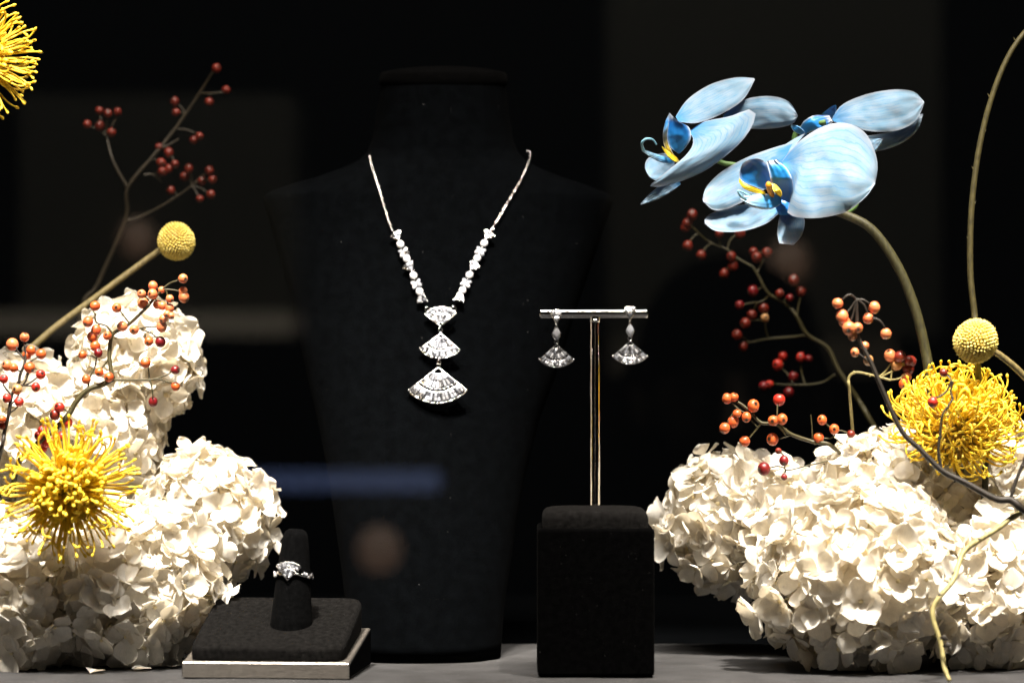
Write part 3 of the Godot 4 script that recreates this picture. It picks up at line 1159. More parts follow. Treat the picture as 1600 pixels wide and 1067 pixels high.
# ------------------------------------------------------------------ ring stand and ring
var ring_frame := Transform3D()
func ring_stand() -> void:
	# local frame: x across, y up, z to the front; turned a little, as in the photo
	var t := thing("ring_stand", "black velvet ring finger on a sloped pad with brushed steel base", "ring stand")
	var c := P(414.5, 1058, 0.003)
	ring_frame = Transform3D(Basis(Vector3.UP, -0.094), Vector3(c.x, 0, 0.003))
	t.transform = ring_frame
	var hw := 0.0359
	var d := 0.067
	var slope := func(z: float) -> float: return 0.0065 + (0.0160 - 0.0065) * (-z / d)
	var b := MB.new()
	var e := 0.0004
	var rows := []
	for q in [[0.0, 0.0], [0.0, 1.0], [e, 2.0], [0.0022, 2.0]]:
		var row := PackedVector3Array()
		for cn in [[-1, 0], [1, 0], [1, -1], [-1, -1]]:
			var x: float = cn[0] * (hw - q[0])
			var z: float = -q[0] if cn[1] == 0 else -d + q[0]
			row.append(Vector3(x, 0.0 if q[1] == 0.0 else slope.call(z) - (e if q[1] == 1.0 else 0.0), z))
		rows.append(row)
	b.grid(rows, true)
	var n := b.v.size()
	b.quad(n - 4, n - 3, n - 2, n - 1)
	b.quad(0, 3, 2, 1)
	part("base", b.done(true), M.brushed, t)
	for sgn in [-1.0, 1.0]:  # near-black plates added to put shade on the steel base's sides
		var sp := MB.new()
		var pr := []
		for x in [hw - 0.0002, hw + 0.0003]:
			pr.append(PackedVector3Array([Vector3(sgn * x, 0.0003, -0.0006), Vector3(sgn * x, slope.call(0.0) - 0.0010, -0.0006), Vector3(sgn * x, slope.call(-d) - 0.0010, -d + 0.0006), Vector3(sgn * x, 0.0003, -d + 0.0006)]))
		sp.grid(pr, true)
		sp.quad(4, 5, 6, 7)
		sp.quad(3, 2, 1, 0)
		part("side_shade", sp.done(true), M.backdrop, t)
	# padded wedge
	var pw := hw - 0.0026
	var p := MB.new()
	rows = []
	var zf := -0.0020
	var zb := -d + 0.0030
	var zm := (zf + zb) / 2
	var pd := (zf - zb) / 2
	for q in [[0.975, 0.0], [0.995, 0.08], [1.0, 0.3], [1.0, 0.72], [0.994, 0.86], [0.975, 0.95], [0.94, 0.99], [0.75, 1.0], [0.45, 1.0], [0.0, 1.0]]:
		var row := PackedVector3Array()
		for k in 64:
			var g := TAU * k / 64
			var x: float = signf(cos(g)) * pow(absf(cos(g)), 0.14) * q[0]
			var z: float = zm + signf(sin(g)) * pow(absf(sin(g)), 0.14) * pd * q[0]
			var low: float = slope.call(z) - 0.0006
			var high: float = low + 0.0066 + 0.0086 * (zf - z) / (2 * pd)
			row.append(Vector3(x * pw, lerpf(low, high, q[1]), z))
		rows.append(row)
	p.grid(rows, true)
	part("pad", p.done(false, false), M.velvet_lit, t)
	# finger: a leaning cone with a round tip, stepped into the pad
	var foot := Vector3(0.0062, 0.0195, -0.0300)
	var f := MB.new()
	rows = []
	var tilt := Basis(Vector3(1, 0, 0), -0.10) * Basis(Vector3(0, 0, 1), -0.035)
	var top := 0.0425
	for q in [[0.0090, -0.004], [0.0092, 0.001], [0.0090, 0.003], [0.0082, 0.012], [0.0074, 0.022], [0.0064, 0.032], [0.0057, 0.0375], [0.0052, 0.0398], [0.0044, 0.0413], [0.0030, 0.0422], [0.0, top]]:
		var row := PackedVector3Array()
		for k in 40:
			var g := TAU * k / 40
			row.append(foot + tilt * Vector3(cos(g) * q[0], q[1], sin(g) * q[0] * 0.95))
		rows.append(row)
	f.grid(rows, true)
	part("finger", f.done(false, false), M.velvet_finger, t)
	# ring on the finger
	var r := thing("ring", "diamond fan ring on the black velvet finger", "ring")
	var rf := ring_frame * Transform3D(tilt, foot)
	r.transform = rf * Transform3D(Basis(Vector3(1, 0, 0), 0.0), Vector3(0, 0.0222, 0))
	var rr := 0.0081
	var band := MB.new()
	var pts := []
	for k in 49:
		var g := TAU * k / 48
		pts.append(Vector3(sin(g) * rr, 0.0012 * sin(g * 1.0 + PI / 2) * 0.0 + 0.0004 * sin(g * 6.0), cos(g) * rr * 0.95))
	band.tube(pts, taper(49, 0.00062, 0.00062), 8, false)
	part("band", band.done(), M.silver, r)
	for sgn in [-1, 1]:
		for k in 9:
			var g: float = sgn * (0.62 + 0.125 * k)
			var at := Vector3(sin(g) * (rr + 0.0003), 0.0007 * sin(k * 1.3), cos(g) * rr * 0.95)
			brilliant(r, at, Basis(Vector3.UP, g), 0.00078, 0.00078)
	var hb := Basis(Vector3(1, 0, 0), -0.18)
	fan(r, "fan_head", Transform3D(hb, Vector3(-0.0012, -0.0026, rr + 0.0004)), 0.0083, 0.72, 5, 5, true)

# ------------------------------------------------------------------ hydrangea
var petal_mb := []
var petal_mesh := []
var floret_mb := []
var floret_mesh := []
func petal_shape(L: float, W: float, cup: float, curl: float, ruffle: float, seed_: int) -> MB:
	var b := MB.new()
	var r := RandomNumberGenerator.new()
	r.seed = seed_
	var ph := r.randf() * TAU
	var side := r.randf_range(-0.12, 0.12)
	var rows := []
	var uvs := []
	var nt := 8
	var nu := 6
	for j in nt + 1:
		var t := 1.0 - pow(1.0 - float(j) / nt, 1.7)
		var half: float = W * 0.5 * pow(maxf(0.0, sin(PI * pow(0.03 + 0.97 * t, 1.25))), 0.60)
		var row := PackedVector3Array()
		var ur := PackedVector2Array()
		for k in nu + 1:
			var u := float(k) / nu * 2 - 1
			var y := t * L * (1.0 - 0.10 * u * u * t)
			var z := cup * L * (u * u * 0.28 * sin(PI * t * 0.9) + t * t * curl) + ruffle * L * sin(ph + u * 4.0 + t * 5.0) * t * absf(u)
			row.append(Vector3(u * half + side * L * t * t, y, z))
			ur.append(Vector2(u * 0.5 + 0.5, t))
		rows.append(row)
		uvs.append(ur)
	b.grid(rows, false, uvs)
	return b

func make_florets() -> void:
	for k in 9:
		var L := lerpf(0.0078, 0.0104, (k * 37 % 9) / 8.0)
		var mb := petal_shape(L, L * lerpf(0.84, 1.02, (k * 5 % 9) / 8.0), lerpf(0.25, 0.6, k / 8.0), lerpf(-0.25, 0.45, (k * 4 % 9) / 8.0), 0.085, 100 + k)
		petal_mb.append(mb)
		petal_mesh.append(mb.done(false, false))
	for k in 6:
		var b := MB.new()
		for j in 4:
			b.append(petal_mb[(k * 2 + j * 2) % 9], petal_place(j, 0.25 + 0.06 * k, k * 31 + j))
		floret_mb.append(b)
		floret_mesh.append(b.done(false, false))

func petal_place(j: int, open_: float, s: int) -> Transform3D:
	var jit := fmod(absf(sin(s * 12.9898) * 43758.5453), 1.0) - 0.5
	var jit2 := fmod(absf(sin(s * 78.233) * 12543.123), 1.0) - 0.5
	var bas := Basis(Vector3(0, 0, 1), PI / 2 * j + jit * 0.35) * Basis(Vector3(1, 0, 0), open_ + jit2 * 0.4)
	return Transform3D(bas, bas.y * 0.0009 + Vector3(0, 0, 0.0004 * (j % 2)))

func hydrangea(label: String, at: Vector3, r: Vector3, seed_: int, size := 1.0, bow := Vector3.ZERO) -> void:
	var t := thing("hydrangea", label, "flower", "cream white hydrangea heads", at)
	var g := RandomNumberGenerator.new()
	g.seed = seed_
	var mean := (r.x + r.y + r.z) / 3.0
	var rad := 0.0080 * size
	var n := int(2.6 * 4.0 * mean * mean / (rad * rad))
	var inner := MB.new()
	var stalks := MB.new()
	var eye := CAM - at
	var spots := []
	for k in n:
		var y := 1.0 - 2.0 * (k + 0.5) / n
		var a := k * 2.39996 + g.randf_range(-0.25, 0.25)
		var d := Vector3(sqrt(1 - y * y) * cos(a), y, sqrt(1 - y * y) * sin(a))
		d = (d + Vector3(g.randf_range(-1, 1), g.randf_range(-1, 1), g.randf_range(-1, 1)) * 0.13).normalized()
		var lump := 1.0 + 0.10 * wob.get_noise_3d(d.x * 90 + seed_ * 10, d.y * 90, d.z * 90)
		var q := Vector3(d.x * r.x, d.y * r.y, d.z * r.z) * lump * (g.randf_range(0.86, 1.03) if g.randf() > 0.09 else g.randf_range(1.05, 1.16))
		var nrm := Vector3(d.x / r.x, d.y / r.y, d.z / r.z).normalized()
		spots.append([q, nrm])
	spots.sort_custom(func(p1, p2): return p1[1].dot(eye.normalized()) > p2[1].dot(eye.normalized()))
	var done_ := 0
	for s in spots:
		var q: Vector3 = s[0]
		if at.y + q.y < 0.004 * size:
			q.y = 0.004 * size - at.y + g.randf() * 0.003
		var nrm: Vector3 = (s[1] + Vector3(g.randf_range(-1, 1), g.randf_range(-1, 1), g.randf_range(-1, 1)) * 0.32).normalized()
		if at.y + q.y < 0.011 and nrm.y < -0.2:
			nrm.y = -0.2
			nrm = nrm.normalized()
		var x := nrm.cross(Vector3(0.3, 0.9, 0.2)).normalized()
		var bas := Basis(x, nrm.cross(x), nrm).rotated(nrm, g.randf() * TAU).scaled(Vector3.ONE * g.randf_range(0.88, 1.22) * size)
		var front: bool = done_ < 74
		done_ += 1
		var kind: int = g.randi() % 6
		var m: Material = M.petals[[0, 0, 0, 1, 1, 2][g.randi() % 6]]
		if front:
			var f := branch("floret", t, Transform3D(bas, q))
			var op := 0.08 + g.randf() * 0.45
			for j in 4:
				part("petal", petal_mesh[g.randi() % 9], m, f, petal_place(j, op, g.randi() % 9999))
			var e := part("floret_eye", M.eye_mesh, M.floret_eye, f)
			e.position.z = 0.0006
		elif s[1].dot(eye.normalized()) > -0.75:
			part("floret", floret_mesh[kind], m, t, Transform3D(bas, q))
		stalks.tube([q * 0.25, q * 0.7, q * 0.985], [0.0009, 0.0006, 0.0005], 4, false)
	# a second, deeper layer closes the gaps between the outer flowers
	for k in n * 2 / 3:
		var y := 1.0 - 2.0 * (k + 0.5) / (n * 2 / 3)
		var a := k * 2.39996 + 1.0
		var d := Vector3(sqrt(1 - y * y) * cos(a), y, sqrt(1 - y * y) * sin(a))
		var q := Vector3(d.x * r.x, d.y * r.y, d.z * r.z) * g.randf_range(0.62, 0.82)
		if at.y + q.y < 0.006:
			continue
		var nrm := (d + Vector3(g.randf_range(-1, 1), g.randf_range(-1, 1), g.randf_range(-1, 1)) * 0.5).normalized()
		var x := nrm.cross(Vector3(0.3, 0.9, 0.2)).normalized()
		inner.append(floret_mb[g.randi() % 6], Transform3D(Basis(x, nrm.cross(x), nrm).rotated(nrm, g.randf() * TAU).scaled(Vector3.ONE * size), q))
	var inn := part("inner_florets", inner.done(false, false), M.petals[2], t)
	inn.set_meta("kind", "stuff")
	var sp := [Vector3.ZERO, Vector3(bow.x * 0.4, -at.y * 0.5, bow.z * 0.5), Vector3(bow.x, -at.y + 0.0002, bow.z)]
	var line := smooth(sp, 5)
	stalks.tube(line, taper(line.size(), 0.0022, 0.0022), 8)
	part("stalk", stalks.done(), M.cream_stem, t)

func flowers() -> void:
	make_florets()
	var e := MB.new()
	e.ball(Vector3.ZERO, Vector3(0.0009, 0.0009, 0.0007), 8, 5)
	M.eye_mesh = e.done()
	var h := func(label, px, py, z, rx, ry, rz, s, size := 1.0, bow := Vector3.ZERO):
		var u := px_at(z)
		hydrangea(label, P(px, py, z), Vector3(rx * u, ry * u, rz * u), s, size, bow)
	h.call("cream hydrangea head on the cloth directly behind the ring stand", 205, 915, -0.062, 122, 122, 120, 1)
	h.call("cream hydrangea head on the cloth below the spidery yellow pincushion, cut by the picture edge", 30, 925, -0.055, 120, 115, 115, 2)
	h.call("cream hydrangea head above the ring finger, beside the bust", 320, 812, -0.125, 96, 96, 100, 3)
	h.call("highest cream hydrangea head, behind the orange berry twigs", 208, 570, -0.135, 92, 92, 95, 4)
	h.call("cream hydrangea head behind the spidery yellow pincushion", 150, 690, -0.130, 98, 95, 95, 5)
	h.call("cream hydrangea head behind the red berry twig at the picture edge", 20, 665, -0.120, 100, 100, 95, 6)
	h.call("brightest cream hydrangea head, lowest one below the blue orchid", 1345, 905, -0.040, 158, 128, 125, 7, 1.05)
	h.call("cream hydrangea head behind the bare green twig that reaches the cloth", 1530, 925, -0.055, 108, 108, 108, 8)
	h.call("shaded cream hydrangea head nearest the black velvet block", 1135, 815, -0.120, 88, 100, 95, 9, 1.0, Vector3(0.045, 0, -0.01))
	h.call("cream hydrangea head between the orange berries and the brightest head", 1215, 830, -0.110, 82, 95, 90, 10, 1.0, Vector3(0.03, 0, -0.01))
	h.call("cream hydrangea head under the looped yellow pincushion", 1385, 765, -0.100, 112, 84, 90, 11)
	h.call("cream hydrangea head at the dark forked twig, cut by the picture edge", 1570, 775, -0.110, 100, 105, 95, 12)
	h.call("cream hydrangea head tucked below the domed pincushion, behind the forked twig", 1472, 805, -0.092, 76, 80, 74, 13)
	# petals that have dropped on the cloth
	for q in [[272, 1043, 0.4, 0], [236, 1046, 1.9, 3], [160, 1049, 2.6, 5], [60, 1043, 0.9, 2], [1388, 1034, 1.2, 4]]:
		var w := P(q[0], 1058, 0)
		var z: float = CAM.z - CAM.y / ((q[1] - 533.5) * STEP / CAM.z)
		var pt := thing("fallen_petal", {272: "fallen cream petal touching the steel base of the ring stand", 236: "fallen cream petal, second from the ring stand", 160: "fallen cream petal, third from the ring stand", 60: "fallen cream petal farthest from the ring stand", 1388: "fallen cream petal below the brightest hydrangea"}[q[0]], "petal", "petals dropped on the cloth")
		pt.transform = Transform3D(Basis(Vector3.UP, q[2]) * Basis(Vector3(1, 0, 0), -PI / 2), P(q[0], q[1], z) + Vector3(0, 0.0006, 0))
		part("petal_blade", petal_mesh[q[3]], M.petals[1], pt)

# ------------------------------------------------------------------ pincushion flowers
func style_mesh(L: float, curl: float, hook: float, w: float) -> ArrayMesh:
	# grows along +y, bends towards +x, ends in a knob
	var b := MB.new()
	var pts := []
	var dir := 0.0
	var q := Vector3.ZERO
	var n := 12
	for k in n + 1:
		pts.append(q)
		var s := float(k) / n
		dir += (curl * (0.25 + 1.5 * s) + (hook if s > 0.70 else 0.0)) / n
		q += Vector3(sin(dir), cos(dir), 0) * L / n
	var rad := []
	for k in n + 1:
		rad.append(w * lerpf(1.15, 0.8, float(k) / n))
	b.tube(pts, rad, 5)
	var tip: Vector3 = pts[n]
	var y := (tip - pts[n - 1] as Vector3).normalized()
	var x := y.cross(Vector3(0, 0, 1)).normalized()
	b.ball(tip + y * w * 0.9, Vector3(w * 1.4, w * 2.4, w * 1.4), 7, 5, Basis(x, y, x.cross(y)))
	return b.done()

func pincushion(label: String, at: Vector3, axis: Vector3, dome: float, L: float, seed_: int, curls: Array, count: int, spread: float, stem: Array, inner_share := 0.0) -> void:
	var t := thing("pincushion_flower", label, "flower", "yellow pincushion flowers", at)
	var g := RandomNumberGenerator.new()
	g.seed = seed_
	var ay := axis.normalized()
	var ax := ay.cross(Vector3(0.2, 0.3, 1)).normalized()
	var frame := Basis(ax, ay, ax.cross(ay))
	var kinds := []
	for k in 10:
		kinds.append(style_mesh(L * lerpf(0.86, 1.12, (k * 7 % 10) / 9.0), lerpf(curls[0], curls[1], k / 9.0), curls[2] * lerpf(0.4, 1.3, (k * 3 % 10) / 9.0), 0.00050))
	var buds := [style_mesh(L * 0.34, 0.5, 0.5, 0.00078), style_mesh(L * 0.40, -0.3, 1.2, 0.00074), style_mesh(L * 0.48, 0.9, 1.8, 0.0007)]
	for k in count:
		var f := (k + 0.5) / count
		var th := acos(lerpf(cos(0.10), cos(spread), f)) + g.randf_range(-0.05, 0.05)
		var ph := k * 2.39996 + g.randf_range(-0.2, 0.2)
		var d := frame * Vector3(sin(th) * cos(ph), cos(th), sin(th) * sin(ph))
		var toward := (ay - d * ay.dot(d)).normalized()      # back to the axis
		var y := (d + Vector3(g.randf_range(-1, 1), g.randf_range(-1, 1), g.randf_range(-1, 1)) * 0.10).normalized()
		toward = toward.rotated(y, g.randf_range(-1.3, 1.3))
		var x := (toward - y * toward.dot(y)).normalized()
		var young := f < inner_share or (f < inner_share * 1.5 and g.randf() < 0.4)
		part("style", buds[g.randi() % 3] if young else kinds[g.randi() % 10], M.yellow if g.randf() < 0.8 else M.yellow_tip, t, Transform3D(Basis(x, y, x.cross(y)), d * dome * 0.86))
	# the dense, dull gold buds of the cushion itself
	var b := MB.new()
	b.col = Color(0.20, 0.13, 0.02)
	b.ball(Vector3.ZERO, Vector3.ONE * dome * 0.86, 20, 14)
	for k in 330:
		var th := acos(lerpf(1.0, cos(spread * 1.05), (k + 0.5) / 330))
		var ph := k * 2.39996
		var d := frame * Vector3(sin(th) * cos(ph), cos(th), sin(th) * sin(ph))
		var x := d.cross(Vector3(0.4, 0.2, 0.9)).normalized()
		b.col = Color(0.74, 0.52, 0.05).lerp(Color(0.40, 0.26, 0.03), g.randf())
		b.ball(d * dome * g.randf_range(0.86, 1.02), Vector3(0.0009, g.randf_range(0.0016, 0.0030), 0.0009), 6, 4, Basis(x, d, x.cross(d)))
	var cu := part("cushion_buds", b.done(false, true, true), M.gold_bud, t)
	cu.set_meta("kind", "stuff")
	var pts := [-ay * dome * 0.4]
	for q in stem:
		pts.append(q - at)
	var line := smooth(pts, 6)
	var s := MB.new()
	s.tube(line, taper(line.size(), 0.0026, 0.0024), 10)
	part("stem", s.done(), M.stem_olive, t)

func pincushions() -> void:
	var a := P(106, 764, -0.012)
	pincushion("flat open yellow pincushion flower with straight rays, above the ring side hydrangeas", a, Vector3(0.10, 0.10, 1), 0.0135, 0.0182, 5, [-0.5, 1.1, 2.4], 300, 1.7, [P(100, 830, -0.05), Vector3(P(95, 900, -0.07).x, 0.0, -0.08)], 0.40)
	var b := P(1492, 672, -0.062)
	pincushion("domed yellow pincushion flower with looped strands, below the round yellow ball", b, Vector3(0.10, 0.80, 0.62), 0.0180, 0.0185, 6, [0.5, 2.6, 2.4], 300, 1.9, [P(1500, 760, -0.08), Vector3(P(1500, 900, -0.09).x, 0.0, -0.095)], 0.12)
	var c := P(-40, 90, -0.055)
	pincushion("yellow pincushion flower high up, cut by the picture corner", c, Vector3(0.45, 0.15, 0.8), 0.012, 0.0175, 7, [-0.1, 0.9, 1.9], 190, 1.9, [P(-110, 200, -0.08), P(-130, 500, -0.10), Vector3(P(-120, 800, -0.1).x, 0.0, -0.10)], 0.15)

# ------------------------------------------------------------------ ball flowers and bare stems
func ball_flower(label: String, at: Vector3, r: float, squash: float, axis: Vector3, stem: Array, sr: Array, seed_: int) -> void:
	var t := thing("ball_flower", label, "flower", "round yellow ball flowers", at)
	var g := RandomNumberGenerator.new()
	g.seed = seed_
	var ay := axis.normalized()
	var ax := ay.cross(Vector3(0.2, 1, 0.3)).normalized()
	var fr := Basis(ax, ay, ax.cross(ay))
	var b := MB.new()
	b.col = Color(0.30, 0.20, 0.02)
	b.ball(Vector3.ZERO, Vector3(r, r * squash, r) * 0.93, 24, 16, fr)
	var n := 520
	for k in n:
		var y := 1.0 - 2.0 * (k + 0.5) / n
		var ph := k * 2.39996
		var d := Vector3(sqrt(1 - y * y) * cos(ph), y, sqrt(1 - y * y) * sin(ph))
		var w := fr * d
		var x := w.cross(Vector3(0.41, 0.22, 0.9)).normalized()
		b.col = Color(0.66, 0.50, 0.09).lerp(Color(0.80, 0.66, 0.20), g.randf())
		d = (d + Vector3(g.randf_range(-1, 1), g.randf_range(-1, 1), g.randf_range(-1, 1)) * 0.022).normalized()
		b.ball(fr * Vector3(d.x * r, d.y * r * squash, d.z * r) * (0.93 + 0.03 * wob.get_noise_3d(d.x * 70, d.y * 70 + seed_ * 40, d.z * 70)), Vector3(r * 0.064, r * g.randf_range(0.08, 0.12), r * 0.064), 6, 5, Basis(x, w, x.cross(w)))
	var fl := part("tiny_florets", b.done(false, true, true), M.billy, t)
	fl.set_meta("kind", "stuff")
	var pts := [-ay * r * 0.7]
	for q in stem:
		pts.append(q - at)
	var line := smooth(pts, 8)
	var s := MB.new()
	s.tube(line, taper(line.size(), sr[0], sr[1]), 10)
	part("stem", s.done(), M.stem_billy, t)

func ball_flowers() -> void:
	var z := -0.165
	var u := px_at(z)
	ball_flower("round yellow ball flower on a slanting stem below the dim berry twig", P(275, 377, z), 30 * u, 0.94, Vector3(0.8, 0.35, 0.4), [P(235, 401, z - 0.004), P(150, 464, z), P(70, 525, z + 0.004), P(15, 585, z + 0.01), P(-30, 700, z + 0.015), Vector3(P(-40, 800, z).x, 0, z + 0.01)], [4.6 * u, 7.0 * u], 1)
	z = -0.012
	u = px_at(z)
	ball_flower("round yellow ball flower with beaded surface beside the domed pincushion", P(1525, 533, z), 35 * u, 0.95, Vector3(-0.75, 0.35, 0.55), [P(1566, 557, z - 0.006), P(1605, 592, z - 0.010), P(1690, 690, z - 0.02), Vector3(P(1740, 800, z).x, 0, z - 0.03)], [5.0 * u, 6.0 * u], 2)
	var t := thing("curved_stem", "long bare curved stem rising above the beaded yellow ball", "stem")
	z = -0.045
	var pts := []
	for q in [[1540, 760], [1532, 640], [1527, 540], [1523, 488], [1517, 430], [1517, 360], [1521, 300], [1530, 235], [1545, 170], [1566, 110], [1590, 66], [1625, 25]]:
		pts.append(P(q[0], q[1], z + (0.0 if q[1] < 600 else -0.03)))
	pts.push_front(Vector3(P(1545, 900, z).x, 0, z - 0.06))
	var line := smooth(pts, 8)
	var b := MB.new()
	b.tube(line, taper(line.size(), 5.6 * u, 4.2 * u), 10)
	# leaf scars and tiny spurs
	for k in range(46, line.size() - 6, 7):
		var d := Vector3(1 if k % 2 else -1, 0.9, 0.3).normalized()
		b.tube([line[k], line[k] + d * 0.0016, line[k] + d * 0.0024 + Vector3(0, 0.0006, 0)], [0.0006, 0.0004, 0.0001], 5)
	part("stalk", b.done(), M.stem_olive, t)

# ------------------------------------------------------------------ berry twigs
var berry_meshes := {}
func berry_mesh(tone: String) -> ArrayMesh:
	if berry_meshes.has(tone):
		return berry_meshes[tone]
	var tones := {"orange": [Color(0.62, 0.13, 0.028), Color(0.50, 0.065, 0.016)], "peach": [Color(0.68, 0.22, 0.085), Color(0.58, 0.13, 0.045)], "red": [Color(0.50, 0.03, 0.015), Color(0.35, 0.018, 0.012)], "dark": [Color(0.20, 0.008, 0.010), Color(0.10, 0.004, 0.006)], "brick": [Color(0.20, 0.020, 0.009), Color(0.10, 0.009, 0.005)], "small": [Color(0.5, 0.28, 0.12), Color(0.36, 0.16, 0.05)]}
	var b := MB.new()
	var nu := 18
	var nv := 14
	var rows := []
	var first := b.v.size()
	for j in nv + 1:
		var h := PI * j / nv
		for k in nu:
			var g := TAU * k / nu
			var dent := 1.0 - 0.16 * pow(maxf(0.0, cos(h)), 14.0)
			var blotch := wob.get_noise_3d(cos(g) * sin(h) * 60 + tone.length() * 31, cos(h) * 60, sin(g) * sin(h) * 60)
			b.col = tones[tone][0].lerp(tones[tone][1], clampf(0.5 + 1.2 * blotch, 0, 1))
			if h < 0.33:
				b.col = Color(0.02, 0.012, 0.008)          # dried calyx
			b.p(Vector3(sin(h) * cos(g), cos(h) * dent * 1.03, sin(h) * sin(g)))
	for j in nv:
		for k in nu:
			var k2 := (k + 1) % nu
			b.quad(first + j * nu + k, first + j * nu + k2, first + (j + 1) * nu + k2, first + (j + 1) * nu + k)
	# the little crown of the calyx
	b.col = Color(0.045, 0.028, 0.015)
	for k in 5:
		var g := TAU * k / 5
		var o := Vector3(cos(g), 0, sin(g))
		b.tube([o * 0.16 + Vector3(0, 0.80, 0), o * 0.25 + Vector3(0, 0.98, 0), o * 0.20 + Vector3(0, 1.07, 0)], [0.075, 0.06, 0.015], 4)
	berry_meshes[tone] = b.done(false, true, true)
	return berry_meshes[tone]

func twig(label: String, z0: float, wave: float, lines: Array, berries: Array, r: float, stem_mat: Material, seed_: int, toward := 0.0) -> void:
	# lines: [start radius, end radius, photo points]; berries: [x, y, tone, size]
	var t := thing("berry_twig", label, "berry twig", "twigs of small round berries")
	var g := RandomNumberGenerator.new()
	g.seed = seed_
	var u := px_at(z0)
	var zat := func(q: Vector2) -> float: return z0 + wave * wob.get_noise_2d(q.x * 0.35 + seed_ * 50, q.y * 0.35) + toward * (q.y - 600.0) / 400.0
	var s := MB.new()
	var nodes := []
	for l in lines:
		var pts := []
		for q in l[2]:
			if q is Vector3:
				pts.append(q)
			else:
				pts.append(P(q[0], q[1], zat.call(Vector2(q[0], q[1]))))
		var line := smooth(pts, 5)
		s.tube(line, taper(line.size(), l[0] * u, l[1] * u), 8)
		for k in range(0, line.size(), 2):
			nodes.append(line[k])
		for k in range(4, line.size() - 2, 9):      # buds and nodes on the bark
			if l[0] > 2.2:
				s.ball(line[k] + Vector3(g.randf_range(-1, 1), g.randf_range(-1, 1), 0.6).normalized() * l[1] * u * 0.7, Vector3(0.0006, 0.0009, 0.0006), 6, 5)
	for b in berries:
		var rr: float = r * u * (b[3] if b.size() > 3 else 1.0) * g.randf_range(0.84, 1.10)
		var c := P(b[0], b[1], zat.call(Vector2(b[0], b[1])) + g.randf_range(-0.003, 0.004))
		var near: Vector3 = nodes[0]
		for n in nodes:
			if n.distance_to(c) < near.distance_to(c):
				near = n
		var away := (c - near)
		var gap := away.length()
		var d := (away.normalized() + Vector3(g.randf_range(-0.35, 0.35), g.randf_range(-0.5, 0.1), g.randf_range(0.0, 0.75))).normalized()
		var x := d.cross(Vector3(0.3, 0.1, 0.9)).normalized()
		part("berry", berry_mesh(b[2]), M.berry, t, Transform3D(Basis(x, d, x.cross(d)).rotated(d, g.randf() * 6.0).scaled(Vector3(rr, rr * g.randf_range(0.94, 1.14), rr)), c))
		if gap > rr * 0.7:
			var foot := c - d * rr * 0.9
			var mid := near.lerp(foot, 0.55) - d * gap * 0.10 + Vector3(0, gap * 0.06, 0)
			var ped := smooth([near, mid, foot], 4)
			s.tube(ped, taper(ped.size(), 1.15 * u, 1.35 * u), 6)
	part("stem", s.done(), stem_mat, t)

func z(list: Array, ox: float, oy: float, k: float) -> Array:       # enlarged view -> photo coordinates
	var out := []
	for q in list:
		var p := [ox + q[0] / k, oy + q[1] / k]
		for j in range(2, q.size()):
			p.append(q[j])
		out.append(p)
	return out

func tone(list: Array, name_: String) -> Array:
	var out := []
	for q in list:
		out.append([q[0], q[1], q[2] if q.size() > 2 and q[2] is String else name_, q[3] if q.size() > 3 else 1.0])
	return out

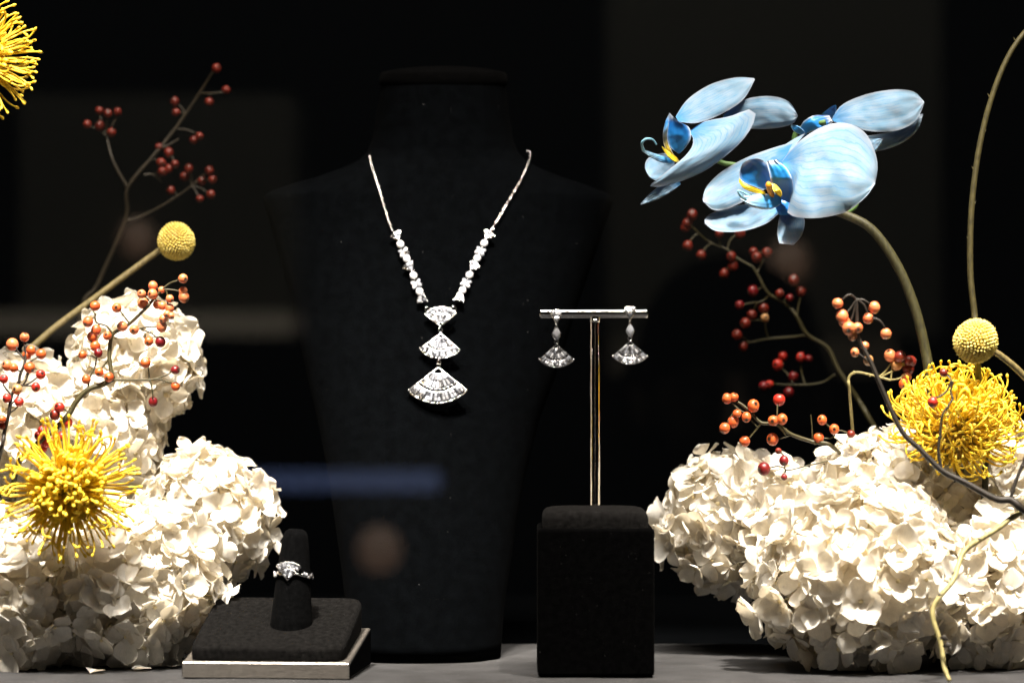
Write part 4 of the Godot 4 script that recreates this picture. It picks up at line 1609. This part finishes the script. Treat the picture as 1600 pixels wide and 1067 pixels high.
func twigs() -> void:
	# dim red twig high behind the left flowers
	var A := func(l): return z(l, 110, 80, 2.808)
	var za := -0.235
	twig("dim dark red berry twig rising highest, behind the slanting yellow ball flower", za, 0.012, [
		[4.2, 2.0, [Vector3(P(95, 900, za).x, 0.0, za)] + A.call([[30, 1250], [120, 1020], [240, 740], [250, 600], [370, 450], [462, 335], [565, 185], [625, 90]])],
		[2.6, 1.6, A.call([[250, 600], [185, 480], [158, 375]])],
		[2.6, 1.5, A.call([[244, 742], [290, 732], [380, 690], [485, 625], [530, 590]])],
		[1.8, 1.2, A.call([[320, 545], [360, 540], [400, 575]])],
		[1.8, 1.2, A.call([[400, 425], [440, 405], [475, 385]])],
		[1.6, 1.1, A.call([[462, 340], [510, 345], [545, 360]])],
		[1.6, 1.1, A.call([[565, 185], [620, 185], [670, 178]])]],
		tone(A.call([[640, 75], [682, 170], [608, 222], [457, 220], [462, 268], [565, 373], [540, 390], [388, 420], [430, 445], [397, 489], [402, 528], [430, 515], [458, 495], [438, 610], [500, 550], [518, 515], [575, 568], [608, 523], [622, 563], [615, 628], [567, 647], [205, 265], [162, 272], [125, 260], [72, 320], [128, 328], [178, 355]]), "brick"), 7.0, M.stem_brown, 1)
	# orange twig in front of the highest hydrangea
	var B := func(l): return z(l, 100, 420, 3.81)
	var B1 := func(l): return z(l, 0, 500, 4.846)
	var zb := -0.052
	twig("thick olive twig with peach and orange berries, before the highest hydrangea", zb, 0.006, [
		[4.6, 4.2, [Vector3(P(30, 900, -0.10).x, 0.0, -0.10), P(20, 760, -0.08)] + B1.call([[270, 950], [410, 830], [520, 710]]) + B.call([[70, 790], [140, 720], [225, 690], [290, 655]])],
		[3.6, 2.0, B.call([[290, 655], [275, 590], [268, 500], [285, 395], [340, 358], [390, 325], [490, 230], [540, 170], [590, 115]])],
		[1.8, 1.3, B.call([[285, 662], [400, 662], [508, 660], [560, 656], [625, 678]])],
		[1.5, 1.2, B.call([[508, 660], [503, 620], [500, 590]])],
		[1.4, 1.2, B.call([[508, 660], [522, 710], [527, 760]])],
		[1.4, 1.1, B.call([[540, 655], [590, 640], [630, 620]])],
		[1.8, 1.3, B.call([[285, 388], [250, 340], [190, 318], [183, 262]])],
		[1.7, 1.2, B.call([[140, 718], [150, 650], [180, 590], [192, 525]])],
		[1.7, 1.2, B.call([[272, 530], [240, 570], [215, 600]])],
		[1.7, 1.2, B.call([[392, 330], [365, 295], [340, 262]])],
		[1.4, 1.1, B.call([[400, 350], [455, 355], [500, 345], [550, 347]])],
		[1.4, 1.1, B.call([[455, 358], [520, 385], [550, 410]])],
		[1.5, 1.2, B.call([[590, 115], [630, 85], [672, 70]])],
		[1.5, 1.2, B.call([[595, 122], [640, 125], [682, 132]])],
		[1.5, 1.2, B.call([[600, 125], [612, 150], [615, 230], [600, 280]])]],
		tone(B.call([[707, 58], [708, 135], [712, 168], [580, 125, "peach", 0.75], [628, 178, "peach", 0.85], [527, 100], [460, 150], [525, 150], [467, 203], [555, 213], [583, 220], [627, 235], [612, 270, "peach", 0.85], [590, 297], [635, 280, "peach", 0.7], [580, 345], [415, 362], [345, 342]]), "peach")
		+ tone(B.call([[312, 232], [183, 222], [140, 315], [188, 365], [166, 403], [255, 398], [183, 460], [108, 512], [202, 500, "dark"], [208, 615], [130, 658], [265, 645], [502, 432], [572, 435, "dark"], [483, 558], [660, 602, "dark"], [662, 700], [528, 792, "dark"]]), "orange")
		+ tone(B1.call([[447, 660], [412, 718, "brick"], [505, 775], [320, 838], [288, 875], [465, 880], [405, 930], [350, 925], [275, 990], [315, 975]]), "red"), 8.0, M.stem_olive, 2)
	# twig at the picture edge
	var zc := -0.030
	twig("thin dark twig with orange and red berries, half out at the picture edge", zc, 0.006, [
		[3.4, 2.0, [Vector3(P(-40, 900, -0.09).x, 0.0, -0.09), P(-20, 790, -0.06)] + B1.call([[5, 990], [30, 850], [65, 700], [85, 570], [135, 480], [150, 410], [180, 340], [190, 262], [185, 190]])],
		[1.5, 1.2, B1.call([[130, 490], [185, 496], [235, 497]])],
		[1.5, 1.2, B1.call([[180, 496], [225, 475], [275, 438]])],
		[1.5, 1.2, B1.call([[165, 500], [195, 455], [212, 400]])],
		[1.5, 1.2, B1.call([[75, 560], [45, 525], [20, 488]])],
		[1.5, 1.2, B1.call([[72, 700], [105, 680], [135, 650]])],
		[1.5, 1.2, B1.call([[82, 640], [130, 580], [150, 530]])],
		[1.5, 1.2, B1.call([[178, 345], [225, 315], [272, 288]])],
		[1.5, 1.2, B1.call([[180, 300], [150, 260], [122, 225]])]],
		tone(B1.call([[182, 130, "peach", 1.1], [90, 185, "peach", 1.1], [232, 230], [200, 265], [308, 258], [220, 360], [305, 412, "red", 0.9], [268, 507, "red"], [100, 362], [50, 345, "peach"], [25, 445, "red"], [127, 525, "small"], [47, 592, "red"], [142, 620, "red", 0.9], [10, 750], [15, 800, "dark", 0.8]]), "orange"), 8.0, M.stem_dark, 3)
	# dim twig under the orchid
	var D := func(l): return z(l, 1040, 320, 4.446)
	var E := func(l): return z(l, 1110, 530, 4.64)
	var F := func(l): return z(l, 1280, 450, 4.268)
	var zd := -0.215
	twig("dim olive twig with dark red berries, arching up under the blue orchid", zd, 0.016, [
		[4.6, 1.9, [Vector3(P(1440, 900, zd).x, 0.0, zd + 0.02), P(1400, 740, zd + 0.01)] + E.call([[1150, 570], [1080, 450], [1000, 330], [920, 200], [850, 60]]) + D.call([[985, 900], [910, 770], [840, 690], [720, 620], [650, 500], [610, 430]])],
		[1.8, 1.2, D.call([[610, 430], [500, 370], [430, 310], [300, 255], [200, 165], [165, 130]])],
		[2.0, 1.3, D.call([[985, 905], [850, 920], [720, 930], [570, 960]])],
		[1.5, 1.1, D.call([[720, 930], [700, 880], [690, 810]])],
		[1.5, 1.1, D.call([[640, 470], [660, 420], [700, 350]])],
		[1.5, 1.1, D.call([[915, 760], [925, 700], [940, 640]])],
		[1.5, 1.1, D.call([[720, 625], [690, 660], [640, 680]])],
		[1.8, 1.2, E.call([[905, 255], [820, 310], [690, 330], [560, 330], [480, 325]])],
		[1.4, 1.1, E.call([[690, 330], [665, 250], [655, 170]])],
		[1.4, 1.1, E.call([[600, 310], [560, 250], [520, 210]])]],
		tone(D.call([[187, 68], [152, 128], [138, 158], [155, 285], [250, 348], [375, 200], [520, 198], [458, 358], [470, 425], [410, 478], [635, 365], [612, 325], [707, 330], [893, 522], [940, 602], [795, 615], [865, 645, "dark"], [608, 598, "dark"], [515, 695, "dark"], [683, 718], [600, 762], [692, 785, "small", 0.8], [555, 822], [498, 902], [540, 982]]), "brick")
		+ tone(E.call([[527, 122], [490, 185], [657, 130], [715, 140, "dark"], [605, 270, "dark"], [430, 325], [390, 340, "dark"], [570, 385, "dark"]]), "red"), 7.6, M.stem_olive, 4)
	# orange twig above the shaded hydrangea
	twig("olive twig with bright orange berries against black, above the shaded hydrangeas", -0.085, 0.006, [
		[3.4, 2.2, [Vector3(P(1330, 900, -0.10).x, 0.0, -0.12), P(1330, 760, -0.11)] + E.call([[900, 790], [740, 742], [590, 690], [490, 622], [440, 610], [370, 605], [310, 550], [250, 490], [200, 455]])],
		[1.5, 1.2, E.call([[270, 545], [210, 510], [150, 455]])],
		[1.5, 1.2, E.call([[370, 608], [330, 660], [285, 715]])],
		[1.6, 1.2, E.call([[490, 624], [520, 660], [548, 700]])],
		[1.6, 1.2, E.call([[600, 690], [555, 705], [495, 725]])],
		[1.4, 1.2, E.call([[482, 610], [485, 550], [488, 480]])],
		[1.4, 0.9, E.call([[742, 742], [738, 640], [730, 548]])],
		[1.6, 1.2, E.call([[745, 742], [800, 720], [870, 720]])],
		[1.4, 1.2, E.call([[910, 665], [860, 630], [830, 600]])],
		[1.4, 1.2, E.call([[870, 720], [900, 700], [912, 665]])],
		[1.3, 1.1, E.call([[860, 880], [700, 918], [555, 950], [545, 900]])],
		[1.3, 1.1, E.call([[548, 945], [540, 985]])],
		[1.3, 1.1, E.call([[540, 850], [515, 825], [498, 812]])],
		[1.3, 1.1, E.call([[300, 590], [335, 630], [350, 640]])]],
		tone(E.call([[500, 438, "red", 1.05], [313, 483, "orange", 1.05], [172, 420], [122, 430], [195, 540, "orange", 0.75], [263, 565], [167, 597], [105, 645], [458, 590], [522, 580, "orange", 0.9], [250, 740], [452, 725], [812, 585], [900, 652, "orange", 0.9], [787, 715], [1022, 687, "brick", 0.8], [495, 810, "brick", 0.65], [535, 880, "dark"], [390, 940, "dark", 1.2], [537, 998, "dark", 0.65]]), "orange"), 8.4, M.stem_olive, 5)
	# front twig: dark wood that forks at the picture edge
	var G := func(l): return z(l, 1340, 480, 3.335)
	var H := func(l): return z(l, 1420, 680, 2.757)
	var zf := 0.004
	twig("dark forked twig with pale peach berries, crossing the domed yellow pincushion", zf, 0.004, [
		[7.0, 2.2, [P(1700, 840, zf - 0.03), P(1640, 822, zf - 0.01)] + G.call([[867, 1055], [800, 1005], [720, 998], [560, 912], [440, 850], [330, 742], [230, 642]]) + F.call([[420, 670], [350, 500], [260, 320], [255, 200], [250, 75]])],
		[3.0, 1.6, G.call([[440, 850], [425, 770], [425, 720], [435, 640], [445, 560], [500, 478]])],
		[1.8, 1.6, F.call([[895, 740], [880, 690], [895, 620]])],
		[3.2, 3.0, G.call([[800, 1000], [815, 940], [838, 880], [875, 790], [910, 700]])],
		[1.7, 1.3, F.call([[250, 75], [215, 45], [180, 55], [155, 80]])],
		[1.7, 1.3, F.call([[250, 75], [300, 80], [340, 105]])],
		[1.7, 1.3, F.call([[250, 75], [300, 110], [325, 170]])],
		[1.7, 1.3, F.call([[250, 75], [215, 130], [185, 165]])],
		[1.7, 1.3, F.call([[250, 75], [230, 170], [205, 235]])],
		[1.7, 1.3, F.call([[365, 200], [410, 220], [440, 265]])],
		[1.6, 1.2, F.call([[350, 500], [310, 470], [270, 440]])],
		[1.7, 1.5, F.call([[885, 615], [850, 690], [795, 730]])]],
		tone(F.call([[125, 103], [370, 130], [328, 203], [448, 305], [155, 190], [170, 225], [200, 268], [258, 265], [225, 318, "small", 0.8], [240, 430, "peach", 0.85], [305, 385, "peach", 0.8], [330, 482, "small", 0.8], [760, 760, "red"], [832, 565, "brick", 0.85]]), "peach"), 9.4, M.stem_dark, 6)
	# pale bare twig from the fork down to the cloth
	var t := thing("bare_twig", "pale green bare twig running down to the cloth in front of hydrangeas", "twig")
	var pts := [P(1604, 797, zf - 0.002)]
	var depths := [0.002, 0.004, 0.006, 0.010, 0.016, 0.020, 0.023, 0.026, 0.0285]
	var list: Array = H.call([[440, 360], [380, 405], [250, 490], [215, 560], [190, 630], [105, 750], [140, 900], [155, 1000], [178, 1062]])
	for k in list.size():
		pts.append(P(list[k][0], list[k][1], depths[k]))
	pts[-1].y = maxf(pts[-1].y, 0.0012)
	var line := smooth(pts, 6)
	var b := MB.new()
	b.tube(line, taper(line.size(), 4.6 * STEP, 3.6 * STEP), 10)
	part("stalk", b.done(), M.stem_pale, t)
	for k in [15, 27, 33]:
		var sp := MB.new()
		sp.ball(line[k] + Vector3(-0.0009, -0.0003, 0.0006), Vector3(0.0011, 0.0008, 0.0008), 7, 5)
		part("node", sp.done(), M.stem_brown, t)
	for q in [[137, 872, 172, 882], [150, 910, 190, 905], [170, 920, 185, 930]]:
		var a: Array = H.call([[q[0], q[1]], [q[2], q[3]]])
		var lf := MB.new()
		lf.tube([P(a[0][0], a[0][1], 0.027), P((a[0][0] + a[1][0]) / 2, (a[0][1] + a[1][1]) / 2 - 2, 0.029), P(a[1][0], a[1][1], 0.028)], [0.0006, 0.0013, 0.0002], 7, true, 0.4)
		part("dry_bract", lf.done(), M.stem_dark, t)
	# the pink cluster on the loop behind the front twig
	twig("pale looping twig with pinkish berries, between the orchid stem and front twig", -0.10, 0.004, [
		[2.6, 1.8, [Vector3(P(1345, 860, -0.13).x, 0.0, -0.14), P(1336, 740, -0.13)] + F.call([[205, 700], [195, 620], [215, 575], [260, 562], [330, 575], [400, 592], [480, 615]])],
		[1.5, 1.2, F.call([[400, 592], [440, 560], [475, 510]])],
		[1.5, 1.2, F.call([[420, 590], [500, 550], [555, 525]])],
		[1.5, 1.2, F.call([[480, 612], [530, 605], [570, 580]])],
		[1.5, 1.2, F.call([[480, 615], [488, 540], [505, 515]])]],
		tone(F.call([[475, 450], [540, 458, "brick"], [520, 510, "small"], [600, 485, "brick"], [597, 537, "brick"], [585, 595], [565, 640, "orange"], [612, 490, "brick"]]), "peach"), 9.0, M.stem_pale, 7)

# ------------------------------------------------------------------ orchid
func edge_line(pts: Array, n: int) -> Array:
	var c := Curve2D.new()
	for k in pts.size():
		var a: Vector2 = Vector2(pts[maxi(k - 1, 0)][0], pts[maxi(k - 1, 0)][1])
		var q: Vector2 = Vector2(pts[k][0], pts[k][1])
		var b: Vector2 = Vector2(pts[mini(k + 1, pts.size() - 1)][0], pts[mini(k + 1, pts.size() - 1)][1])
		var tan := (b - a) / 6.0
		c.add_point(q, -tan, tan)
	var out := []
	for k in n + 1:
		out.append(c.sample_baked(c.get_baked_length() * k / n, true))
	return out

# a petal between two edges that run from its base to its tip; depth in metres at base, middle, tip, then the bulge between the edges
func orchid_petal(parent: Node3D, called: String, a: Array, b: Array, zs: Array, bulge: float, m: Material, seed_: int, lean := 0.0, colors: Array = []) -> void:
	var n := 22
	var w := 14
	var ea := edge_line(a, n)
	var eb := edge_line(b, n)
	var front := []
	var back := []
	var uvs := []
	var g := FastNoiseLite.new()
	g.seed = seed_
	g.frequency = 0.012
	for j in n + 1:
		var t := float(j) / n
		var r := PackedVector3Array()
		var ur := PackedVector2Array()
		for k in w + 1:
			var u := float(k) / w
			var q: Vector2 = ea[j].lerp(eb[j], u)
			var zz := lerpf(lerpf(zs[0], zs[1], clampf(t * 2, 0, 1)), zs[2], clampf(t * 2 - 1, 0, 1))
			zz += 0.4 * bulge * 4 * u * (1 - u) * sin(PI * clampf(t, 0.05, 0.97)) + lean * (u - 0.5) + 0.0024 * g.get_noise_2d(q.x, q.y) + 0.0011 * sin(u * 22 + t * 3) * absf(u - 0.5) * t
			r.append(P(q.x, q.y, zz))
			ur.append(Vector2(0.06 + 0.88 * u if false else u, t))
		front.append(r)
		uvs.append(ur)
	# a thin but real blade: the back sheet lies behind the front one and meets it at the rim
	for j in n + 1:
		var r := PackedVector3Array()
		for k in w + 1:
			var rim: bool = j == 0 or j == n or k == 0 or k == w
			r.append(front[j][k] - Vector3(0, 0, 0.0 if rim else 0.00035))
		back.append(r)
	var mb := MB.new()
	mb.grid(front, false, uvs)
	var n1 := mb.v.size()
	var before := mb.ix.size()
	mb.grid(back, false, uvs)
	for k in range(before, mb.ix.size(), 3):
		var x := mb.ix[k]
		mb.ix[k] = mb.ix[k + 1]
		mb.ix[k + 1] = x
	if colors:
		for i in 2:
			for j in n + 1:
				for k in w + 1:
					var t := float(j) / n
					var u := float(k) / w
					var c: Color = colors[0].lerp(colors[1], smoothstep(0.15, 0.85, t + 0.12 * g.get_noise_2d(u * 90, t * 90)))
					c = c.lerp(colors[2], smoothstep(0.80, 1.0, maxf(absf(u * 2 - 1), t)))
					if colors.size() > 3:
						c = c.lerp(colors[3], smoothstep(colors[4], colors[4] + 0.12, u + 0.06 * g.get_noise_2d(u * 200, t * 200)) * 0.95)
					mb.c[i * n1 + j * (w + 1) + k] = c
	# weld by position is only meant for the rim: keep the two sheets smooth on their own
	part(called, mb.done(false, true, colors.size() > 0, false), m, parent)

func orchid() -> void:
	var t := thing("orchid_spray", "pale blue dyed orchid spray with three blooms on an arching stem", "orchid")
	var zs := -0.075
	var u := px_at(zs)
	# stem
	var pts := [Vector3(P(1462, 900, zs).x, 0.0, -0.11), P(1460, 720, -0.10)]
	for q in [[1455, 610], [1446, 545], [1428, 475], [1400, 410], [1362, 358], [1318, 334], [1270, 316], [1225, 290], [1190, 262]]:
		pts.append(P(q[0], q[1], zs - 0.012))
	var line := smooth(pts, 7)
	var b := MB.new()
	b.tube(line, taper(line.size(), 9.0 * u, 6.5 * u), 12)
	part("stem", b.done(), M.stem_orchid, t)
	for q in [[[1318, 334], [1338, 320], [1330, 290], [1270, 275]], [[1190, 262], [1150, 258], [1120, 250], [1085, 218]], [[1225, 290], [1240, 240], [1246, 205], [1290, 190]]]:
		var ps := []
		for k in 4:
			ps.append(P(q[k][0], q[k][1], zs - 0.014 + (0.006 if k == 3 else 0.0)))
		var l := smooth(ps, 6)
		var pd := MB.new()
		pd.tube(l, taper(l.size(), 4.5 * u, 4.0 * u), 9)
		part("flower_stalk", pd.done(), M.orchid_green, t)
	var deep := Color(0.010, 0.16, 0.55)
	var mid := Color(0.025, 0.29, 0.70)
	var rim := Color(0.62, 0.70, 0.82)
	var yel := Color(0.80, 0.58, 0.02)
	var pale := Color(0.36, 0.60, 0.78)
	# --- bloom A, turned to the left
	var A := branch("bloom", t)
	orchid_petal(A, "sepal", [[1130, 180], [1160, 157], [1200, 150], [1232, 158], [1247, 180]], [[1130, 190], [1165, 200], [1205, 201], [1238, 194], [1247, 181]], [zs - 0.010, zs - 0.008, zs - 0.006], 0.003, M.orchid[0], 1)
	orchid_petal(A, "petal", [[1056, 182], [1075, 155], [1110, 132], [1150, 121], [1178, 122]], [[1060, 190], [1090, 192], [1128, 178], [1162, 155], [1180, 124]], [zs + 0.002, zs - 0.006, zs - 0.012], 0.004, M.orchid[1], 2, 0.006)
	orchid_petal(A, "sepal", [[1062, 283], [1040, 285], [1018, 300], [1001, 318]], [[1064, 288], [1045, 302], [1022, 314], [1001, 320]], [zs - 0.006, zs - 0.004, zs + 0.002], 0.001, M.orchid[2], 3)
	orchid_petal(A, "sepal", [[1052, 240], [1030, 240], [1012, 248], [1008, 262], [1014, 275]], [[1056, 250], [1048, 270], [1034, 281], [1022, 281], [1015, 276]], [zs - 0.002, zs - 0.002, zs + 0.004], 0.002, M.orchid[2], 4)
	orchid_petal(A, "petal", [[1078, 204], [1100, 190], [1140, 182], [1170, 171], [1181, 176], [1176, 196], [1160, 220], [1135, 243], [1100, 268], [1060, 285], [1030, 293]], [[1078, 208], [1083, 215], [1082, 228], [1074, 240], [1064, 250], [1054, 258], [1044, 266], [1034, 274], [1026, 281], [1018, 287], [1016, 291]], [zs + 0.002, zs + 0.012, zs + 0.014], 0.005, M.orchid[0], 5, 0.006)
	orchid_petal(A, "lip_lobe", [[1060, 240], [1046, 228], [1040, 208], [1042, 190], [1046, 176]], [[1062, 240], [1072, 230], [1080, 214], [1076, 198], [1060, 190]], [zs + 0.003, zs + 0.009, zs + 0.010], -0.003, M.lip, 6, 0.0, [mid, deep, rim])
	orchid_petal(A, "lip_lobe", [[1056, 246], [1040, 232], [1036, 210], [1040, 190], [1046, 177]], [[1056, 246], [1048, 232], [1043, 215], [1045, 195], [1047, 178]], [zs + 0.010, zs + 0.014, zs + 0.013], 0.001, M.lip, 7, 0.0, [yel, mid, rim, rim, 0.85])
	orchid_petal(A, "lip_crest", [[1034, 228], [1046, 236], [1058, 246], [1062, 252]], [[1036, 234], [1044, 245], [1052, 252], [1058, 254]], [zs + 0.012, zs + 0.014, zs + 0.012], 0.001, M.lip, 8, 0.0, [yel, yel, Color(0.7, 0.62, 0.2)])
	orchid_petal(A, "lip", [[1060, 248], [1040, 244], [1020, 238], [1002, 232]], [[1058, 252], [1045, 256], [1024, 250], [1003, 236]], [zs + 0.006, zs + 0.012, zs + 0.018], 0.002, M.lip, 9, 0.0, [mid, pale, rim])
	var ta := MB.new()
	ta.tube(smooth([P(1006, 236, zs + 0.017), P(1003, 224, zs + 0.020), P(1010, 217, zs + 0.021), P(1020, 218, zs + 0.018), P(1026, 226, zs + 0.016)], 5), taper(21, 0.0007, 0.00035), 6)
	part("tendril", ta.done(), M.tendril, A)
	# --- bloom C, behind at the right
	var C := branch("bloom", t)
	var zc := zs - 0.016
	orchid_petal(C, "sepal", [[1330, 214], [1370, 210], [1410, 200], [1438, 178], [1443, 178]], [[1350, 232], [1372, 236], [1405, 226], [1432, 206], [1443, 180]], [zc - 0.008, zc - 0.006, zc - 0.010], 0.002, M.orchid[2], 10)
	orchid_petal(C, "petal", [[1300, 186], [1316, 164], [1352, 148], [1395, 140], [1428, 143], [1444, 158]], [[1304, 190], [1335, 200], [1372, 206], [1405, 203], [1432, 188], [1445, 160]], [zc + 0.002, zc + 0.002, zc - 0.004], 0.004, M.orchid[1], 11, 0.003)
	orchid_petal(C, "sepal", [[1350, 222], [1365, 215], [1380, 216]], [[1352, 232], [1366, 240], [1381, 218]], [zc + 0.001, zc + 0.004, zc + 0.006], 0.002, M.orchid[2], 12)
	orchid_petal(C, "lip_lobe", [[1248, 206], [1256, 190], [1274, 180], [1296, 180]], [[1258, 210], [1272, 204], [1288, 200], [1302, 190]], [zc + 0.004, zc + 0.008, zc + 0.006], 0.003, M.lip, 13, 0.0, [mid, deep, rim])
	orchid_petal(C, "lip_lobe", [[1284, 178], [1292, 172], [1300, 166], [1306, 164]], [[1298, 184], [1304, 180], [1307, 172], [1307, 165]], [zc + 0.002, zc + 0.006, zc + 0.008], 0.002, M.lip, 14, 0.0, [deep, deep, mid])
	orchid_petal(C, "lip", [[1255, 212], [1242, 206], [1236, 198]], [[1262, 210], [1250, 198], [1237, 194]], [zc + 0.004, zc + 0.008, zc + 0.010], 0.001, M.lip, 15, 0.0, [mid, mid, pale])
	# --- bloom B, nearest the front
	var B := branch("bloom", t)
	var zb := zs + 0.010
	orchid_petal(B, "sepal", [[1230, 246], [1245, 225], [1256, 212], [1259, 208]], [[1180, 300], [1195, 250], [1230, 224], [1257, 208]], [zb - 0.006, zb - 0.010, zb - 0.014], 0.002, M.orchid[1], 20)
	orchid_petal(B, "petal", [[1240, 222], [1205, 232], [1165, 247], [1128, 268], [1104, 292], [1098, 312]], [[1205, 290], [1185, 302], [1160, 316], [1135, 327], [1115, 328], [1100, 316]], [zb - 0.004, zb - 0.004, zb + 0.004], 0.004, M.orchid[2], 21, 0.004)
	orchid_petal(B, "sepal", [[1222, 305], [1190, 313], [1150, 322], [1112, 333], [1101, 343]], [[1224, 326], [1200, 348], [1160, 361], [1120, 361], [1102, 350]], [zb - 0.004, zb - 0.003, zb + 0.004], -0.004, M.orchid[0], 22, 0.003)
	orchid_petal(B, "sepal", [[1222, 328], [1217, 345], [1215, 365], [1218, 380]], [[1252, 334], [1258, 346], [1253, 368], [1240, 383]], [zb - 0.002, zb + 0.002, zb + 0.004], -0.002, M.orchid[1], 23)
	orchid_petal(B, "petal", [[1222, 252], [1248, 222], [1285, 198], [1320, 192], [1350, 205], [1366, 232], [1372, 260], [1368, 286]], [[1226, 262], [1238, 285], [1238, 308], [1232, 334], [1270, 341], [1320, 332], [1352, 309], [1368, 287]], [zb + 0.002, zb + 0.012, zb + 0.006], 0.006, M.orchid[0], 24, 0.004)
	orchid_petal(B, "lip_lobe", [[1198, 296], [1176, 292], [1157, 284], [1156, 268], [1160, 256]], [[1204, 292], [1206, 276], [1200, 258], [1186, 248], [1168, 250]], [zb + 0.004, zb + 0.010, zb + 0.014], -0.004, M.lip, 25, 0.0, [mid, deep, rim])
	orchid_petal(B, "lip_crest", [[1155, 278], [1164, 286], [1180, 292], [1196, 300]], [[1155, 284], [1162, 294], [1178, 301], [1196, 304]], [zb + 0.013, zb + 0.014, zb + 0.012], 0.001, M.lip, 26, 0.0, [yel, yel, yel])
	orchid_petal(B, "lip_lobe", [[1212, 308], [1206, 288], [1202, 268], [1198, 252]], [[1236, 318], [1240, 290], [1232, 266], [1214, 249]], [zb + 0.004, zb + 0.014, zb + 0.015], 0.004, M.lip, 27, 0.0, [deep, mid, rim])
	orchid_petal(B, "lip_crest", [[1206, 286], [1208, 296], [1214, 304], [1220, 308]], [[1212, 288], [1218, 294], [1222, 300], [1222, 306]], [zb + 0.016, zb + 0.018, zb + 0.016], 0.001, M.lip, 28, 0.0, [yel, yel, yel])
	orchid_petal(B, "lip", [[1220, 304], [1196, 303], [1172, 303], [1158, 306]], [[1222, 318], [1204, 327], [1176, 324], [1157, 312]], [zb + 0.006, zb + 0.014, zb + 0.018], 0.003, M.lip, 29, 0.0, [mid, pale, rim])
	orchid_petal(B, "lip_throat", [[1226, 300], [1212, 320], [1218, 336]], [[1240, 296], [1240, 318], [1232, 336]], [zb + 0.000, zb + 0.002, zb + 0.002], 0.002, M.lip, 30, 0.0, [deep, deep, mid])
	var co := MB.new()
	co.ball(P(1201, 289, zb + 0.015), Vector3(0.0013, 0.0016, 0.0014), 12, 8)
	co.tube([P(1201, 293, zb + 0.014), P(1206, 306, zb + 0.008)], [0.0010, 0.0013], 9)
	part("column", co.done(), M.column, B)
	var tb := MB.new()
	tb.tube(smooth([P(1166, 312, zb + 0.018), P(1157, 305, zb + 0.021), P(1154, 298, zb + 0.022), P(1160, 300, zb + 0.021), P(1172, 306, zb + 0.019)], 5), taper(21, 0.0007, 0.00035), 6)
	part("tendril", tb.done(), M.tendril, B)

# ------------------------------------------------------------------
func _ready() -> void:
	rng.seed = 12
	wob.seed = 8
	wob.frequency = 0.01
	set_light()
	make_materials()
	lamps()
	setting()
	street_side()
	onlooker()
	bust()
	necklace()
	earring_stand()
	earring(869.5, 488, "diamond fan earring hanging lower, at the bar end near the bust")
	earring(984.5, 483, "diamond fan earring hanging higher, at the bar end near the orchid")
	ring_stand()
	flowers()
	pincushions()
	ball_flowers()
	orchid()
	twigs()
